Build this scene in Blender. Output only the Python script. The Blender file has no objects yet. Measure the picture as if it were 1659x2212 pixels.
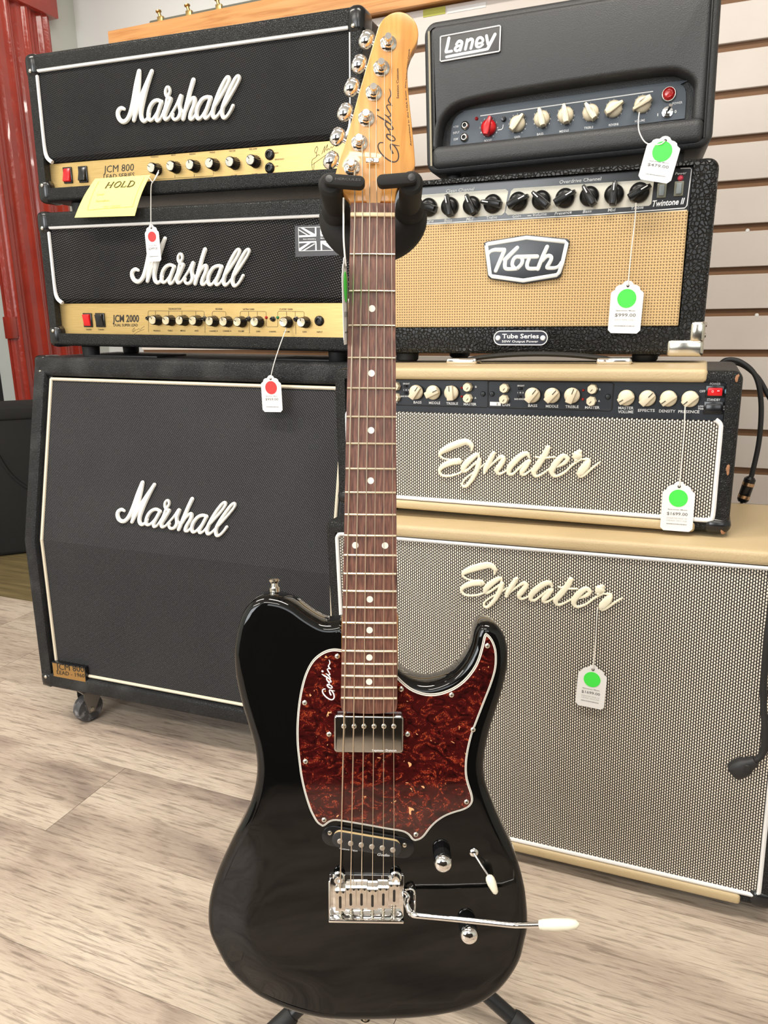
import bpy, bmesh, math, random
from mathutils import Matrix, Vector
from mathutils.geometry import delaunay_2d_cdt
random.seed(7)
R = math.radians
sc = bpy.context.scene
COL = sc.collection

# ------------------------------------------------------------------ camera
F_PX, PITCH, ROLL, CAM_H, YAW = 1608.2931, R(14.3305), R(0.8878), 0.8989, R(22.624)
cam_d = bpy.data.cameras.new('camera')
cam = bpy.data.objects.new('camera', cam_d)
COL.objects.link(cam)
cam_d.sensor_fit = 'VERTICAL'
cam_d.sensor_height = 32.0
cam_d.lens = F_PX * 32.0 / 2212.0
cam_d.clip_start = 0.02
_rt, _up, _fw = Vector((1, 0, 0)), Vector((0, math.sin(PITCH), math.cos(PITCH))), Vector((0, math.cos(PITCH), -math.sin(PITCH)))
_cr = _rt * math.cos(ROLL) - _up * math.sin(ROLL)
_cu = _rt * math.sin(ROLL) + _up * math.cos(ROLL)
_cm = Matrix((_cr, _cu, -_fw)).transposed()
_cm = Matrix.Rotation(YAW, 3, 'Z') @ _cm
cam.matrix_world = Matrix.Translation((0, 0, CAM_H)) @ _cm.to_4x4()
sc.camera = cam

# ------------------------------------------------------------------ view, world, lights
sc.view_settings.view_transform = 'Standard'
sc.view_settings.look = 'None'
sc.view_settings.gamma = 1.0
sc.view_settings.use_curve_mapping = False
sc.view_settings.exposure = -0.84
W = bpy.data.worlds.new('world')
sc.world = W
W.use_nodes = True
W.node_tree.nodes['Background'].inputs[0].default_value = (0.75, 0.85, 1.0, 1)
W.node_tree.nodes['Background'].inputs[1].default_value = 0.35


def area(name, loc, rot, sx, sy, power, col):
    l = bpy.data.lights.new(name, 'AREA')
    l.shape = 'RECTANGLE'
    l.size, l.size_y, l.energy, l.color = sx, sy, power, col
    o = bpy.data.objects.new(name, l)
    COL.objects.link(o)
    o.location, o.rotation_euler = loc, rot
    return o


# area lamps giving daylight at two invented, unseen shop windows behind the camera
area('window_daylight', (-1.55, -2.95, 1.75), (R(90), 0, 0), 1.9, 1.5, 125, (0.93, 0.97, 1.0))
area('window_daylight', (1.35, -2.95, 1.75), (R(90), 0, 0), 1.9, 1.5, 40, (0.93, 0.97, 1.0))
ADDED_LAMPS = [(-1.7, 0.35, 62), (0.1, 0.35, 62), (-1.7, -1.5, 45), (0.1, -1.5, 45), (-2.05, 2.72, 9)]  # added lamps; the last one brightens the back-left walls and red casing
LAMP_COL = (1.0, 0.94, 0.85)

# ------------------------------------------------------------------ materials
MATS = {}


def _new(name):
    m = bpy.data.materials.new(name)
    m.use_nodes = True
    nt = m.node_tree
    return m, nt, nt.nodes['Principled BSDF']


def mat(name, col, rough=0.5, metal=0.0, coat=0.0, spec=None, emit=None, alpha=None, trans=0.0, bump=None, vary=None, sheen=0):
    if name in MATS:
        return MATS[name]
    m, nt, b = _new(name)
    b.inputs['Base Color'].default_value = (*col, 1)
    b.inputs['Roughness'].default_value = rough
    b.inputs['Metallic'].default_value = metal
    b.inputs['Coat Weight'].default_value = coat
    if coat:
        b.inputs['Coat Roughness'].default_value = 0.03
    if spec is not None:
        b.inputs['Specular IOR Level'].default_value = spec
    if emit:
        b.inputs['Emission Color'].default_value = (*emit[0], 1)
        b.inputs['Emission Strength'].default_value = emit[1]
    if trans:
        b.inputs['Transmission Weight'].default_value = trans
    if alpha is not None:
        b.inputs['Alpha'].default_value = alpha
    if bump:      # (kind, scale, strength, distance)
        tc = nt.nodes.new('ShaderNodeTexCoord')
        kind, scale, st, dist = bump
        if kind == 'noise':
            t = nt.nodes.new('ShaderNodeTexNoise')
            t.inputs['Scale'].default_value = scale
            t.inputs['Detail'].default_value = 4
            out = t.outputs['Fac']
        else:
            t = nt.nodes.new('ShaderNodeTexVoronoi')
            t.feature = 'DISTANCE_TO_EDGE' if kind == 'crackle' else 'F1'
            t.inputs['Scale'].default_value = scale
            out = t.outputs['Distance']
            if kind == 'crackle':
                nz = nt.nodes.new('ShaderNodeTexNoise')
                nz.inputs['Scale'].default_value = scale * 0.7
                nt.links.new(tc.outputs['Object'], nz.inputs['Vector'])
                mx = nt.nodes.new('ShaderNodeVectorMath')
                mx.operation = 'MULTIPLY_ADD'
                mx.inputs[1].default_value = (0.9 / scale,) * 3
                nt.links.new(nz.outputs['Color'], mx.inputs[0])
                nt.links.new(tc.outputs['Object'], mx.inputs[2])
                nt.links.new(mx.outputs[0], t.inputs['Vector'])
                cl = nt.nodes.new('ShaderNodeMapRange')
                cl.inputs[2].default_value = 0.16
                nt.links.new(out, cl.inputs[0])
                out = cl.outputs[0]
        if kind != 'crackle':
            nt.links.new(tc.outputs['Object'], t.inputs['Vector'])
        bp = nt.nodes.new('ShaderNodeBump')
        bp.inputs['Strength'].default_value = st
        bp.inputs['Distance'].default_value = dist
        nt.links.new(out, bp.inputs['Height'])
        nt.links.new(bp.outputs[0], b.inputs['Normal'])
    if vary:      # (scale, colour2, low, high): worn or mottled colour
        tc = nt.nodes.new('ShaderNodeTexCoord')
        t = nt.nodes.new('ShaderNodeTexNoise')
        t.inputs['Scale'].default_value = vary[0]
        t.inputs['Detail'].default_value = 6
        nt.links.new(tc.outputs['Object'], t.inputs['Vector'])
        r = nt.nodes.new('ShaderNodeValToRGB')
        r.color_ramp.elements[0].position, r.color_ramp.elements[1].position = vary[2], vary[3]
        r.color_ramp.elements[0].color = (*col, 1)
        r.color_ramp.elements[1].color = (*vary[1], 1)
        nt.links.new(t.outputs['Fac'], r.inputs[0])
        nt.links.new(r.outputs[0], b.inputs['Base Color'])
    MATS[name] = m
    return m


class NG:
    """tiny helper to write node maths"""
    def __init__(s, name):
        s.m, s.nt, s.b = _new(name)
        s.tc = s.nt.nodes.new('ShaderNodeTexCoord')
        sp = s.nt.nodes.new('ShaderNodeSeparateXYZ')
        s.nt.links.new(s.tc.outputs['Object'], sp.inputs[0])
        s.x, s.y, s.z = sp.outputs
        MATS[name] = s.m

    def n(s, t, **kw):
        nd = s.nt.nodes.new(t)
        for k, v in kw.items():
            setattr(nd, k, v)
        return nd

    def op(s, o, a, b=None, c=None):
        nd = s.n('ShaderNodeMath', operation=o)
        for i, v in enumerate((a, b, c)):
            if v is None:
                continue
            if isinstance(v, (int, float)):
                nd.inputs[i].default_value = v
            else:
                s.nt.links.new(v, nd.inputs[i])
        return nd.outputs[0]

    def ramp(s, v, stops, interp='LINEAR'):
        r = s.n('ShaderNodeValToRGB')
        cr = r.color_ramp
        cr.interpolation = interp
        while len(cr.elements) < len(stops):
            cr.elements.new(0.5)
        for e, (p, c) in zip(cr.elements, stops):
            e.position = p
            e.color = (*c, 1)
        s.nt.links.new(v, r.inputs[0])
        return r.outputs[0]

    def mix(s, f, a, b, mode='MIX'):
        nd = s.n('ShaderNodeMix', data_type='RGBA', blend_type=mode)
        for i, v in ((0, f), (6, a), (7, b)):
            if isinstance(v, (int, float)):
                nd.inputs[i].default_value = v
            elif isinstance(v, tuple):
                nd.inputs[i].default_value = (*v, 1)
            else:
                s.nt.links.new(v, nd.inputs[i])
        return nd.outputs[2]

    def noise(s, scale, detail=4, dist=0.0, vec=None, stretch=None, rough=0.5):
        t = s.n('ShaderNodeTexNoise')
        t.inputs['Scale'].default_value = scale
        t.inputs['Detail'].default_value = detail
        t.inputs['Distortion'].default_value = dist
        t.inputs['Roughness'].default_value = rough
        v = vec if vec is not None else s.tc.outputs['Object']
        if stretch:
            mp = s.n('ShaderNodeMapping')
            mp.inputs['Scale'].default_value = stretch
            s.nt.links.new(v, mp.inputs['Vector'])
            v = mp.outputs[0]
        s.nt.links.new(v, t.inputs['Vector'])
        return t.outputs['Fac']

    def col(s, v):
        s.nt.links.new(v, s.b.inputs['Base Color'])

    def bump(s, h, st=0.5, d=0.001):
        bp = s.n('ShaderNodeBump')
        bp.inputs['Strength'].default_value = st
        bp.inputs['Distance'].default_value = d
        s.nt.links.new(h, bp.inputs['Height'])
        s.nt.links.new(bp.outputs[0], s.b.inputs['Normal'])

    def set(s, **kw):
        for k, v in kw.items():
            s.b.inputs[k.replace('_', ' ')].default_value = v


# --- plain materials
TOLEX = mat('black_tolex', (0.0085, 0.009, 0.0095), 0.40, spec=0.35, bump=('crackle', 330, 0.75, 0.0011), vary=(9, (0.018, 0.019, 0.018), 0.45, 0.8))
TOLEX_WORN = mat('worn_black_tolex', (0.010, 0.0105, 0.012), 0.45, spec=0.35, bump=('crackle', 300, 0.7, 0.001), vary=(14, (0.055, 0.057, 0.058), 0.5, 0.9))
TOLEX_ROUGH = mat('coarse_black_tolex', (0.008, 0.0085, 0.009), 0.33, bump=('crackle', 170, 1.0, 0.0022))
LEATHER = mat('black_leatherette', (0.032, 0.033, 0.034), 0.45, spec=0.45, bump=('voronoi', 650, 0.5, 0.0006))
CREAM_VINYL = mat('cream_vinyl', (0.53, 0.405, 0.23), 0.45, bump=('voronoi', 420, 0.35, 0.0006), vary=(5, (0.43, 0.32, 0.17), 0.5, 0.9))
PIPING = mat('white_piping', (0.80, 0.79, 0.78), 0.35)
PIPING_AGED = mat('aged_cream_piping', (0.70, 0.62, 0.48), 0.4)
LOGO = mat('white_logo_plastic', (0.83, 0.82, 0.78), 0.25)
LOGO_CREAM = mat('cream_logo_plastic', (0.84, 0.78, 0.60), 0.3)
CHROME = mat('chrome', (0.86, 0.85, 0.84), 0.07, 1.0)
NICKEL = mat('nickel', (0.72, 0.68, 0.60), 0.18, 1.0)
STEEL = mat('brushed_steel', (0.55, 0.54, 0.52), 0.35, 1.0)
BLACK_PL = mat('black_plastic', (0.010, 0.010, 0.011), 0.22)
BLACK_MATT = mat('black_matt_plastic', (0.014, 0.014, 0.015), 0.55)
RUBBER = mat('black_rubber', (0.012, 0.012, 0.012), 0.6)
FOAM = mat('black_foam_rubber', (0.013, 0.012, 0.011), 0.7, spec=0.3, bump=('noise', 900, 0.25, 0.0004))
INK = mat('black_print', (0.02, 0.016, 0.012), 0.6)
INK_GREY = mat('grey_print', (0.16, 0.16, 0.16), 0.7)
INK_PALE = mat('pale_grey_print', (0.42, 0.42, 0.42), 0.8)
WHITE_INK = mat('white_print', (0.80, 0.80, 0.80), 0.6)
PAPER = mat('white_card', (0.80, 0.79, 0.78), 0.7)
YELLOW = mat('yellow_card', (0.80, 0.70, 0.22), 0.7)
DOT_GREEN = mat('green_sticker', (0.06, 0.80, 0.07), 0.55)
DOT_RED = mat('red_sticker', (0.78, 0.03, 0.03), 0.5)
COTTON = mat('white_cotton', (0.75, 0.72, 0.67), 0.9)
RED_ROCK = mat('red_rocker', (0.62, 0.01, 0.015), 0.25, emit=((1, 0.02, 0.02), 0.12))
RED_LENS = mat('red_jewel', (0.45, 0.01, 0.01), 0.12, coat=1.0, bump=('voronoi', 420, 0.8, 0.001))
LED_RED = mat('red_led', (0.35, 0.01, 0.01), 0.2)
LED_GREEN = mat('green_led', (0.01, 0.16, 0.06), 0.2)
LED_BLUE = mat('blue_led', (0.35, 0.62, 0.80), 0.15)
RED_KNOB = mat('red_knob', (0.55, 0.01, 0.015), 0.3)
CREAM_KNOB = mat('cream_knob', (0.72, 0.63, 0.46), 0.35)
GREY_PANEL = mat('slate_panel', (0.065, 0.078, 0.095), 0.45, 0.2)
BLUE_BLACK = mat('blue_black_panel', (0.014, 0.018, 0.025), 0.4, bump=('noise', 900, 0.1, 0.0002))
CREAM_PANEL = mat('ivory_panel', (0.58, 0.55, 0.46), 0.4)
BLACK_GLOSS = mat('gloss_black_lacquer', (0.003, 0.003, 0.003), 0.04, spec=0.42)
WHITE_PLY = mat('white_ply', (0.78, 0.74, 0.66), 0.35)
BONE = mat('bone_nut', (0.80, 0.62, 0.38), 0.4)
PEARL = mat('pearl_inlay', (0.82, 0.78, 0.68), 0.25)
FRETWIRE = mat('fret_wire', (0.78, 0.70, 0.54), 0.25, 1.0)
STRING_M = mat('string_wire', (0.72, 0.62, 0.50), 0.3, 1.0)
CREAM_TIP = mat('ivory_plastic', (0.83, 0.78, 0.62), 0.3)
TAN = mat('tan_bobbin', (0.62, 0.46, 0.24), 0.55)
POLE = mat('pole_piece', (0.50, 0.44, 0.38), 0.35, 0.7)
COPPER_TONE = mat('scuffed_wood_chip', (0.42, 0.20, 0.10), 0.8)
TYRE = mat('caster_tyre', (0.05, 0.05, 0.052), 0.55, vary=(60, (0.32, 0.31, 0.32), 0.5, 0.75))
WALL_PAINT = mat('white_wall_paint', (0.78, 0.79, 0.77), 0.7)
WALL_DIM = mat('grey_wall_paint', (0.60, 0.62, 0.57), 0.75)
CEIL_PAINT = mat('ceiling_paint', (0.75, 0.73, 0.70), 0.8)
SHOP_DARK = mat('dark_shop_wall', (0.022, 0.019, 0.018), 0.7)
VOID_PAINT = mat('unlit_room_paint', (0.02, 0.018, 0.017), 0.9)  # near-black: the back room's darkness is put into its paint
RED_PAINT = mat('glossy_red_paint', (0.40, 0.042, 0.024), 0.20, coat=0.5, bump=('noise', 45, 0.35, 0.004), vary=(5, (0.30, 0.028, 0.018), 0.4, 0.7))
BLACK_CLOTH = mat('black_cloth', (0.008, 0.0075, 0.007), 0.85, bump=('noise', 500, 0.3, 0.0006))
BROWN_CORE = mat('brown_board_core', (0.20, 0.10, 0.045), 0.7)
SLAT = mat('white_slat_melamine', (0.66, 0.60, 0.55), 0.35, vary=(2.2, (0.60, 0.52, 0.46), 0.45, 0.7))
GLOW_PANE = mat('window_glass_bright', (0.8, 0.85, 0.9), 0.1, emit=((0.9, 0.96, 1.0), 1.6))  # pane glow stands in for daylight outside
DIFFUSER = mat('lamp_diffuser', (0.9, 0.88, 0.8), 0.5, emit=(LAMP_COL, 5.0))  # glowing cover of the added ceiling lamps
OLIVE_FLOOR = None


def build_materials():
    # gold anodised panel, brushed
    g = NG('gold_panel')
    n = g.noise(60, 3, stretch=(0.4, 1, 30))
    g.col(g.ramp(n, [(0.3, (0.50, 0.33, 0.12)), (0.7, (0.66, 0.47, 0.20))]))
    g.set(Metallic=0.75, Roughness=0.38)
    # marshall head cloth: black with staggered pale dots
    for nm, pitch, base, dot, r in (('dotted_black_cloth', 0.0050, (0.004, 0.004, 0.005), (0.20, 0.19, 0.17), 0.24),
                                    ('fine_black_cloth', 0.0042, (0.006, 0.006, 0.007), (0.075, 0.073, 0.065), 0.27)):
        g = NG(nm)
        a = g.op('DIVIDE', g.op('ADD', g.x, g.op('MULTIPLY', g.z, 0.62)), pitch)
        b = g.op('DIVIDE', g.op('SUBTRACT', g.op('MULTIPLY', g.z, 1.15), g.op('MULTIPLY', g.x, 0.3)), pitch)
        fa = g.op('SUBTRACT', g.op('FRACT', a), 0.5)
        fb = g.op('SUBTRACT', g.op('FRACT', b), 0.5)
        d = g.op('SQRT', g.op('ADD', g.op('MULTIPLY', fa, fa), g.op('MULTIPLY', g.op('MULTIPLY', fb, fb), 1.6)))
        dots = g.op('SMOOTH_MIN', g.op('MAXIMUM', g.op('MULTIPLY', g.op('SUBTRACT', r, d), 12.0), 0.0), 1.0, 0.1)
        fade = g.noise(9, 3)
        dots = g.op('MULTIPLY', dots, g.op('MULTIPLY', fade, 1.7))
        g.col(g.mix(dots, base, dot))
        g.set(Roughness=0.75, Specular_IOR_Level=0.2)
        g.bump(g.op('SUBTRACT', 1.0, d), 0.6, 0.0008)
    # speaker-cabinet cloth: salt and pepper twill
    g = NG('twill_speaker_cloth')
    a = g.op('FRACT', g.op('DIVIDE', g.op('ADD', g.x, g.op('MULTIPLY', g.z, 0.85)), 0.0048))
    b = g.op('FRACT', g.op('DIVIDE', g.op('SUBTRACT', g.op('MULTIPLY', g.z, 1.25), g.op('MULTIPLY', g.x, 0.35)), 0.0036))
    tri = g.op('MULTIPLY', g.op('ABSOLUTE', g.op('SUBTRACT', a, 0.5)), g.op('ABSOLUTE', g.op('SUBTRACT', b, 0.5)))
    base = g.ramp(tri, [(0.03, (0.007, 0.007, 0.008)), (0.17, (0.105, 0.103, 0.106))])
    wear = g.noise(6, 5)
    g.col(g.mix(g.ramp(wear, [(0.35, (0, 0, 0)), (0.75, (0.30, 0.30, 0.30))]), base, (0.046, 0.045, 0.046)))
    g.set(Roughness=0.85, Specular_IOR_Level=0.2)
    g.bump(tri, 0.6, 0.0012)
    # tan basket weave
    g = NG('tan_basket_cloth')
    p = 0.0044
    fx = g.op('SUBTRACT', g.op('FRACT', g.op('DIVIDE', g.x, p)), 0.5)
    fz = g.op('SUBTRACT', g.op('FRACT', g.op('DIVIDE', g.z, p)), 0.5)
    hx = g.op('SUBTRACT', g.op('FRACT', g.op('DIVIDE', g.x, 2 * p)), 0.5)
    hz = g.op('SUBTRACT', g.op('FRACT', g.op('DIVIDE', g.z, 2 * p)), 0.5)
    chk = g.op('LESS_THAN', g.op('MULTIPLY', hx, hz), 0.0)
    ax, az = g.op('ABSOLUTE', fx), g.op('ABSOLUTE', fz)
    # holes where cells meet
    hole = g.op('LESS_THAN', g.op('ADD', g.op('SUBTRACT', 0.5, ax), g.op('SUBTRACT', 0.5, az)), 0.27)
    seam = g.op('ADD', g.op('MULTIPLY', chk, g.op('GREATER_THAN', az, 0.44)), g.op('MULTIPLY', g.op('SUBTRACT', 1.0, chk), g.op('GREATER_THAN', ax, 0.45)))
    c = g.mix(g.noise(7, 4), (0.48, 0.32, 0.145), (0.62, 0.43, 0.21))
    c = g.mix(g.op('MULTIPLY', seam, 0.55), c, (0.22, 0.12, 0.04))
    c = g.mix(hole, c, (0.06, 0.03, 0.012))
    g.col(c)
    g.set(Roughness=0.7)
    hgt = g.op('ADD', g.op('MULTIPLY', chk, g.op('SUBTRACT', 0.5, az)), g.op('MULTIPLY', g.op('SUBTRACT', 1.0, chk), g.op('SUBTRACT', 0.5, ax)))
    g.bump(g.op('SUBTRACT', hgt, hole), 0.6, 0.0012)
    # black cloth with staggered ivory ovals
    g = NG('ivory_oval_cloth')
    pu, pv = 0.00345, 0.0050
    u = g.op('DIVIDE', g.x, pu)
    col_ = g.op('FLOOR', u)
    v = g.op('ADD', g.op('DIVIDE', g.z, pv), g.op('MULTIPLY', g.op('PINGPONG', col_, 1.0), 0.5))
    fu = g.op('ABSOLUTE', g.op('SUBTRACT', g.op('FRACT', u), 0.5))
    fv = g.op('ABSOLUTE', g.op('SUBTRACT', g.op('FRACT', v), 0.5))
    d = g.op('ADD', g.op('POWER', g.op('DIVIDE', fu, 0.315), 3.0), g.op('POWER', g.op('DIVIDE', fv, 0.385), 4.0))
    msk = g.op('SUBTRACT', 1.0, g.op('SMOOTHSTEP', d, 0.75, 1.15) if False else g.op('MINIMUM', g.op('MAXIMUM', g.op('MULTIPLY', g.op('SUBTRACT', d, 0.75), 2.5), 0.0), 1.0))
    iv = g.mix(g.noise(220, 2), (0.82, 0.72, 0.59), (0.92, 0.85, 0.74))
    g.col(g.mix(msk, (0.007, 0.005, 0.004), iv))
    g.set(Roughness=0.6)
    g.bump(g.op('SUBTRACT', 1.0, g.op('MINIMUM', d, 1.0)), 0.7, 0.001)
    # tortoiseshell
    g = NG('tortoiseshell')
    n1 = g.noise(62, 6, 2.2, stretch=(1.0, 1.4, 1), rough=0.6)
    n2 = g.noise(120, 4, 2.6, stretch=(1.6, 0.9, 1))
    n3 = g.noise(95, 2, 1.2)
    ridge = g.op('ABSOLUTE', g.op('SUBTRACT', n2, 0.5))
    base = g.ramp(n1, [(0.34, (0.012, 0.0015, 0.0015)), (0.52, (0.055, 0.004, 0.004)), (0.66, (0.125, 0.008, 0.006)), (0.8, (0.24, 0.022, 0.010))])
    vein = g.op('MULTIPLY', g.op('LESS_THAN', ridge, 0.012), g.op('GREATER_THAN', n1, 0.55))
    c = g.mix(g.op('MULTIPLY', vein, 0.75), base, (0.80, 0.17, 0.05))
    spot = g.op('GREATER_THAN', n3, 0.715)
    c = g.mix(spot, c, (0.78, 0.40, 0.18))
    g.col(c)
    g.set(Roughness=0.08, Coat_Weight=1.0)
    # rosewood
    g = NG('rosewood')
    n = g.noise(55, 6, 0.3, stretch=(9, 0.9, 1))
    n2 = g.noise(240, 3, stretch=(3, 0.35, 1))
    c = g.ramp(n, [(0.3, (0.065, 0.026, 0.018)), (0.5, (0.145, 0.058, 0.038)), (0.72, (0.25, 0.108, 0.070))])
    g.col(g.mix(g.ramp(n2, [(0.55, (0, 0, 0)), (0.75, (0.6, 0.6, 0.6))]), c, (0.05, 0.018, 0.013)))
    g.set(Roughness=0.42)
    # maple with amber tint
    g = NG('amber_maple')
    n = g.noise(30, 5, 0.5, stretch=(6, 0.6, 1))
    g.col(g.ramp(n, [(0.3, (0.53, 0.235, 0.055)), (0.55, (0.64, 0.30, 0.078)), (0.8, (0.72, 0.37, 0.11))]))
    g.set(Roughness=0.25, Coat_Weight=0.5)
    g = NG('maple_end_grain')
    n = g.noise(60, 4, stretch=(6, 0.6, 1))
    g.col(g.ramp(n, [(0.3, (0.42, 0.20, 0.06)), (0.8, (0.60, 0.32, 0.11))]))
    g.set(Roughness=0.35)
    # pine beam
    g = NG('pine_board')
    n = g.noise(9, 5, 1.2, stretch=(0.5, 4, 9))
    kn = g.n('ShaderNodeTexVoronoi')
    kn.inputs['Scale'].default_value = 3.1
    g.nt.links.new(g.tc.outputs['Object'], kn.inputs['Vector'])
    c = g.ramp(n, [(0.3, (0.56, 0.23, 0.07)), (0.5, (0.72, 0.34, 0.12)), (0.75, (0.80, 0.42, 0.17))])
    g.col(g.mix(g.ramp(kn.outputs['Distance'], [(0.05, (0.9, 0.9, 0.9)), (0.12, (0, 0, 0))]), c, (0.25, 0.06, 0.02)))
    g.set(Roughness=0.5)
    # laminate floor planks: bleached wood, grain along X, tone differs per plank
    g = NG('bleached_laminate')
    oi = g.n('ShaderNodeObjectInfo')
    off = g.n('ShaderNodeVectorMath', operation='MULTIPLY_ADD')
    cb = g.n('ShaderNodeCombineXYZ')
    for i in range(3):
        g.nt.links.new(oi.outputs['Random'], cb.inputs[i])
    g.nt.links.new(cb.outputs[0], off.inputs[0])
    off.inputs[1].default_value = (37.0, 91.0, 11.0)
    g.nt.links.new(g.tc.outputs['Object'], off.inputs[2])
    vec = off.outputs[0]
    big = g.noise(2.3, 4, 0.6, vec=vec, stretch=(1.0, 3.2, 1))
    grain = g.noise(26, 6, 0.5, vec=vec, stretch=(0.55, 7, 1), rough=0.65)
    fine = g.noise(150, 3, vec=vec, stretch=(0.3, 6, 1))
    c = g.ramp(big, [(0.28, (0.24, 0.175, 0.14)), (0.42, (0.47, 0.36, 0.27)), (0.58, (0.60, 0.485, 0.365)), (0.8, (0.65, 0.54, 0.42))])
    gr = g.ramp(grain, [(0.36, (0.42, 0.38, 0.36)), (0.50, (0.95, 0.94, 0.93)), (0.7, (1, 1, 1))])
    c = g.mix(0.75, c, gr, 'MULTIPLY')
    c = g.mix(0.35, c, g.ramp(fine, [(0.35, (0.55, 0.5, 0.47)), (0.55, (1, 1, 1))]), 'MULTIPLY')
    knot = g.noise(4.2, 2, 0.3, vec=vec, stretch=(1.0, 2.2, 1))
    c = g.mix(g.ramp(knot, [(0.66, (0, 0, 0)), (0.76, (0.55, 0.55, 0.55))]), c, (0.16, 0.105, 0.075))
    tone = g.op('ADD', 0.97, g.op('MULTIPLY', oi.outputs['Random'], 0.08))
    hv = g.n('ShaderNodeHueSaturation')
    hv.inputs['Saturation'].default_value = 0.82
    g.nt.links.new(tone, hv.inputs['Value'])
    g.nt.links.new(c, hv.inputs['Color'])
    g.col(hv.outputs[0])
    g.set(Roughness=0.42)
    g.bump(grain, 0.15, 0.0006)
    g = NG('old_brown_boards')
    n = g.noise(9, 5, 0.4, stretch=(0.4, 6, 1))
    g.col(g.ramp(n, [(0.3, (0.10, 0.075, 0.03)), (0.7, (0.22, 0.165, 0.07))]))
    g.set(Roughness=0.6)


build_materials()
M_ = MATS

# ------------------------------------------------------------------ geometry helpers


def ray(px, py):
    a, b = (px - 829.5) / F_PX, (1106 - py) / F_PX
    return _cm @ Vector((a, b, -1.0))


def at_y(px, py, y):
    d = ray(px, py)
    t = y / d.y
    return Vector((d.x * t, y, CAM_H + d.z * t))


def at_x(px, py, x):
    d = ray(px, py)
    t = x / d.x
    return Vector((x, d.y * t, CAM_H + d.z * t))


def at_z(px, py, z):
    d = ray(px, py)
    t = (z - CAM_H) / d.z
    return Vector((d.x * t, d.y * t, z))


def catmull(pts, closed=False, n=6, corners=()):
    """smooth curve through points of any dimension (tuples); indices in corners stay sharp"""
    P = [tuple(p) for p in pts]
    N = len(P)
    out = []
    segs = N if closed else N - 1
    for i in range(segs):
        p1, p2 = P[i], P[(i + 1) % N]
        p0 = P[(i - 1) % N] if (closed or i > 0) else p1
        p3 = P[(i + 2) % N] if (closed or i + 2 < N) else p2
        if i in corners:
            p0 = p1
        if (i + 1) % N in corners:
            p3 = p2
        for k in range(n):
            t = k / n
            t2, t3 = t * t, t * t * t
            out.append(tuple(0.5 * (2 * b + (c - a) * t + (2 * a - 5 * b + 4 * c - d) * t2 + (3 * b - a - 3 * c + d) * t3)
                             for a, b, c, d in zip(p0, p1, p2, p3)))
    if not closed:
        out.append(P[-1])
    return out


def rrect(x0, x1, z0, z1, r, n=6):
    r = max(1e-5, min(r, (x1 - x0) / 2 - 1e-5, (z1 - z0) / 2 - 1e-5))
    out = []
    for cx, cz, a0 in ((x1 - r, z0 + r, -90), (x1 - r, z1 - r, 0), (x0 + r, z1 - r, 90), (x0 + r, z0 + r, 180)):
        for k in range(n + 1):
            a = R(a0 + 90 * k / n)
            out.append((cx + r * math.cos(a), cz + r * math.sin(a)))
    return out


def poly_inset(P, d):
    """offset a closed 2-D polygon inwards by d (mitred, clamped)"""
    N = len(P)
    A = sum(P[i][0] * P[(i + 1) % N][1] - P[(i + 1) % N][0] * P[i][1] for i in range(N))
    s = 1 if A > 0 else -1
    out = []
    for i in range(N):
        a, b, c = P[i - 1], P[i], P[(i + 1) % N]
        e1 = Vector((b[0] - a[0], b[1] - a[1]))
        e2 = Vector((c[0] - b[0], c[1] - b[1]))
        if e1.length < 1e-9:
            e1 = e2
        if e2.length < 1e-9:
            e2 = e1
        n1 = Vector((-e1.y, e1.x)).normalized() * s
        n2 = Vector((-e2.y, e2.x)).normalized() * s
        m = n1 + n2
        if m.length < 1e-6:
            m = n1
        m.normalize()
        k = 1.0 / max(0.55, m.dot(n1))
        out.append((b[0] + m.x * d * k, b[1] + m.y * d * k))
    return out


def point_in(P, x, y):
    c = False
    j = len(P) - 1
    for i in range(len(P)):
        if (P[i][1] > y) != (P[j][1] > y) and x < (P[j][0] - P[i][0]) * (y - P[i][1]) / (P[j][1] - P[i][1]) + P[i][0]:
            c = not c
        j = i
    return c


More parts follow.
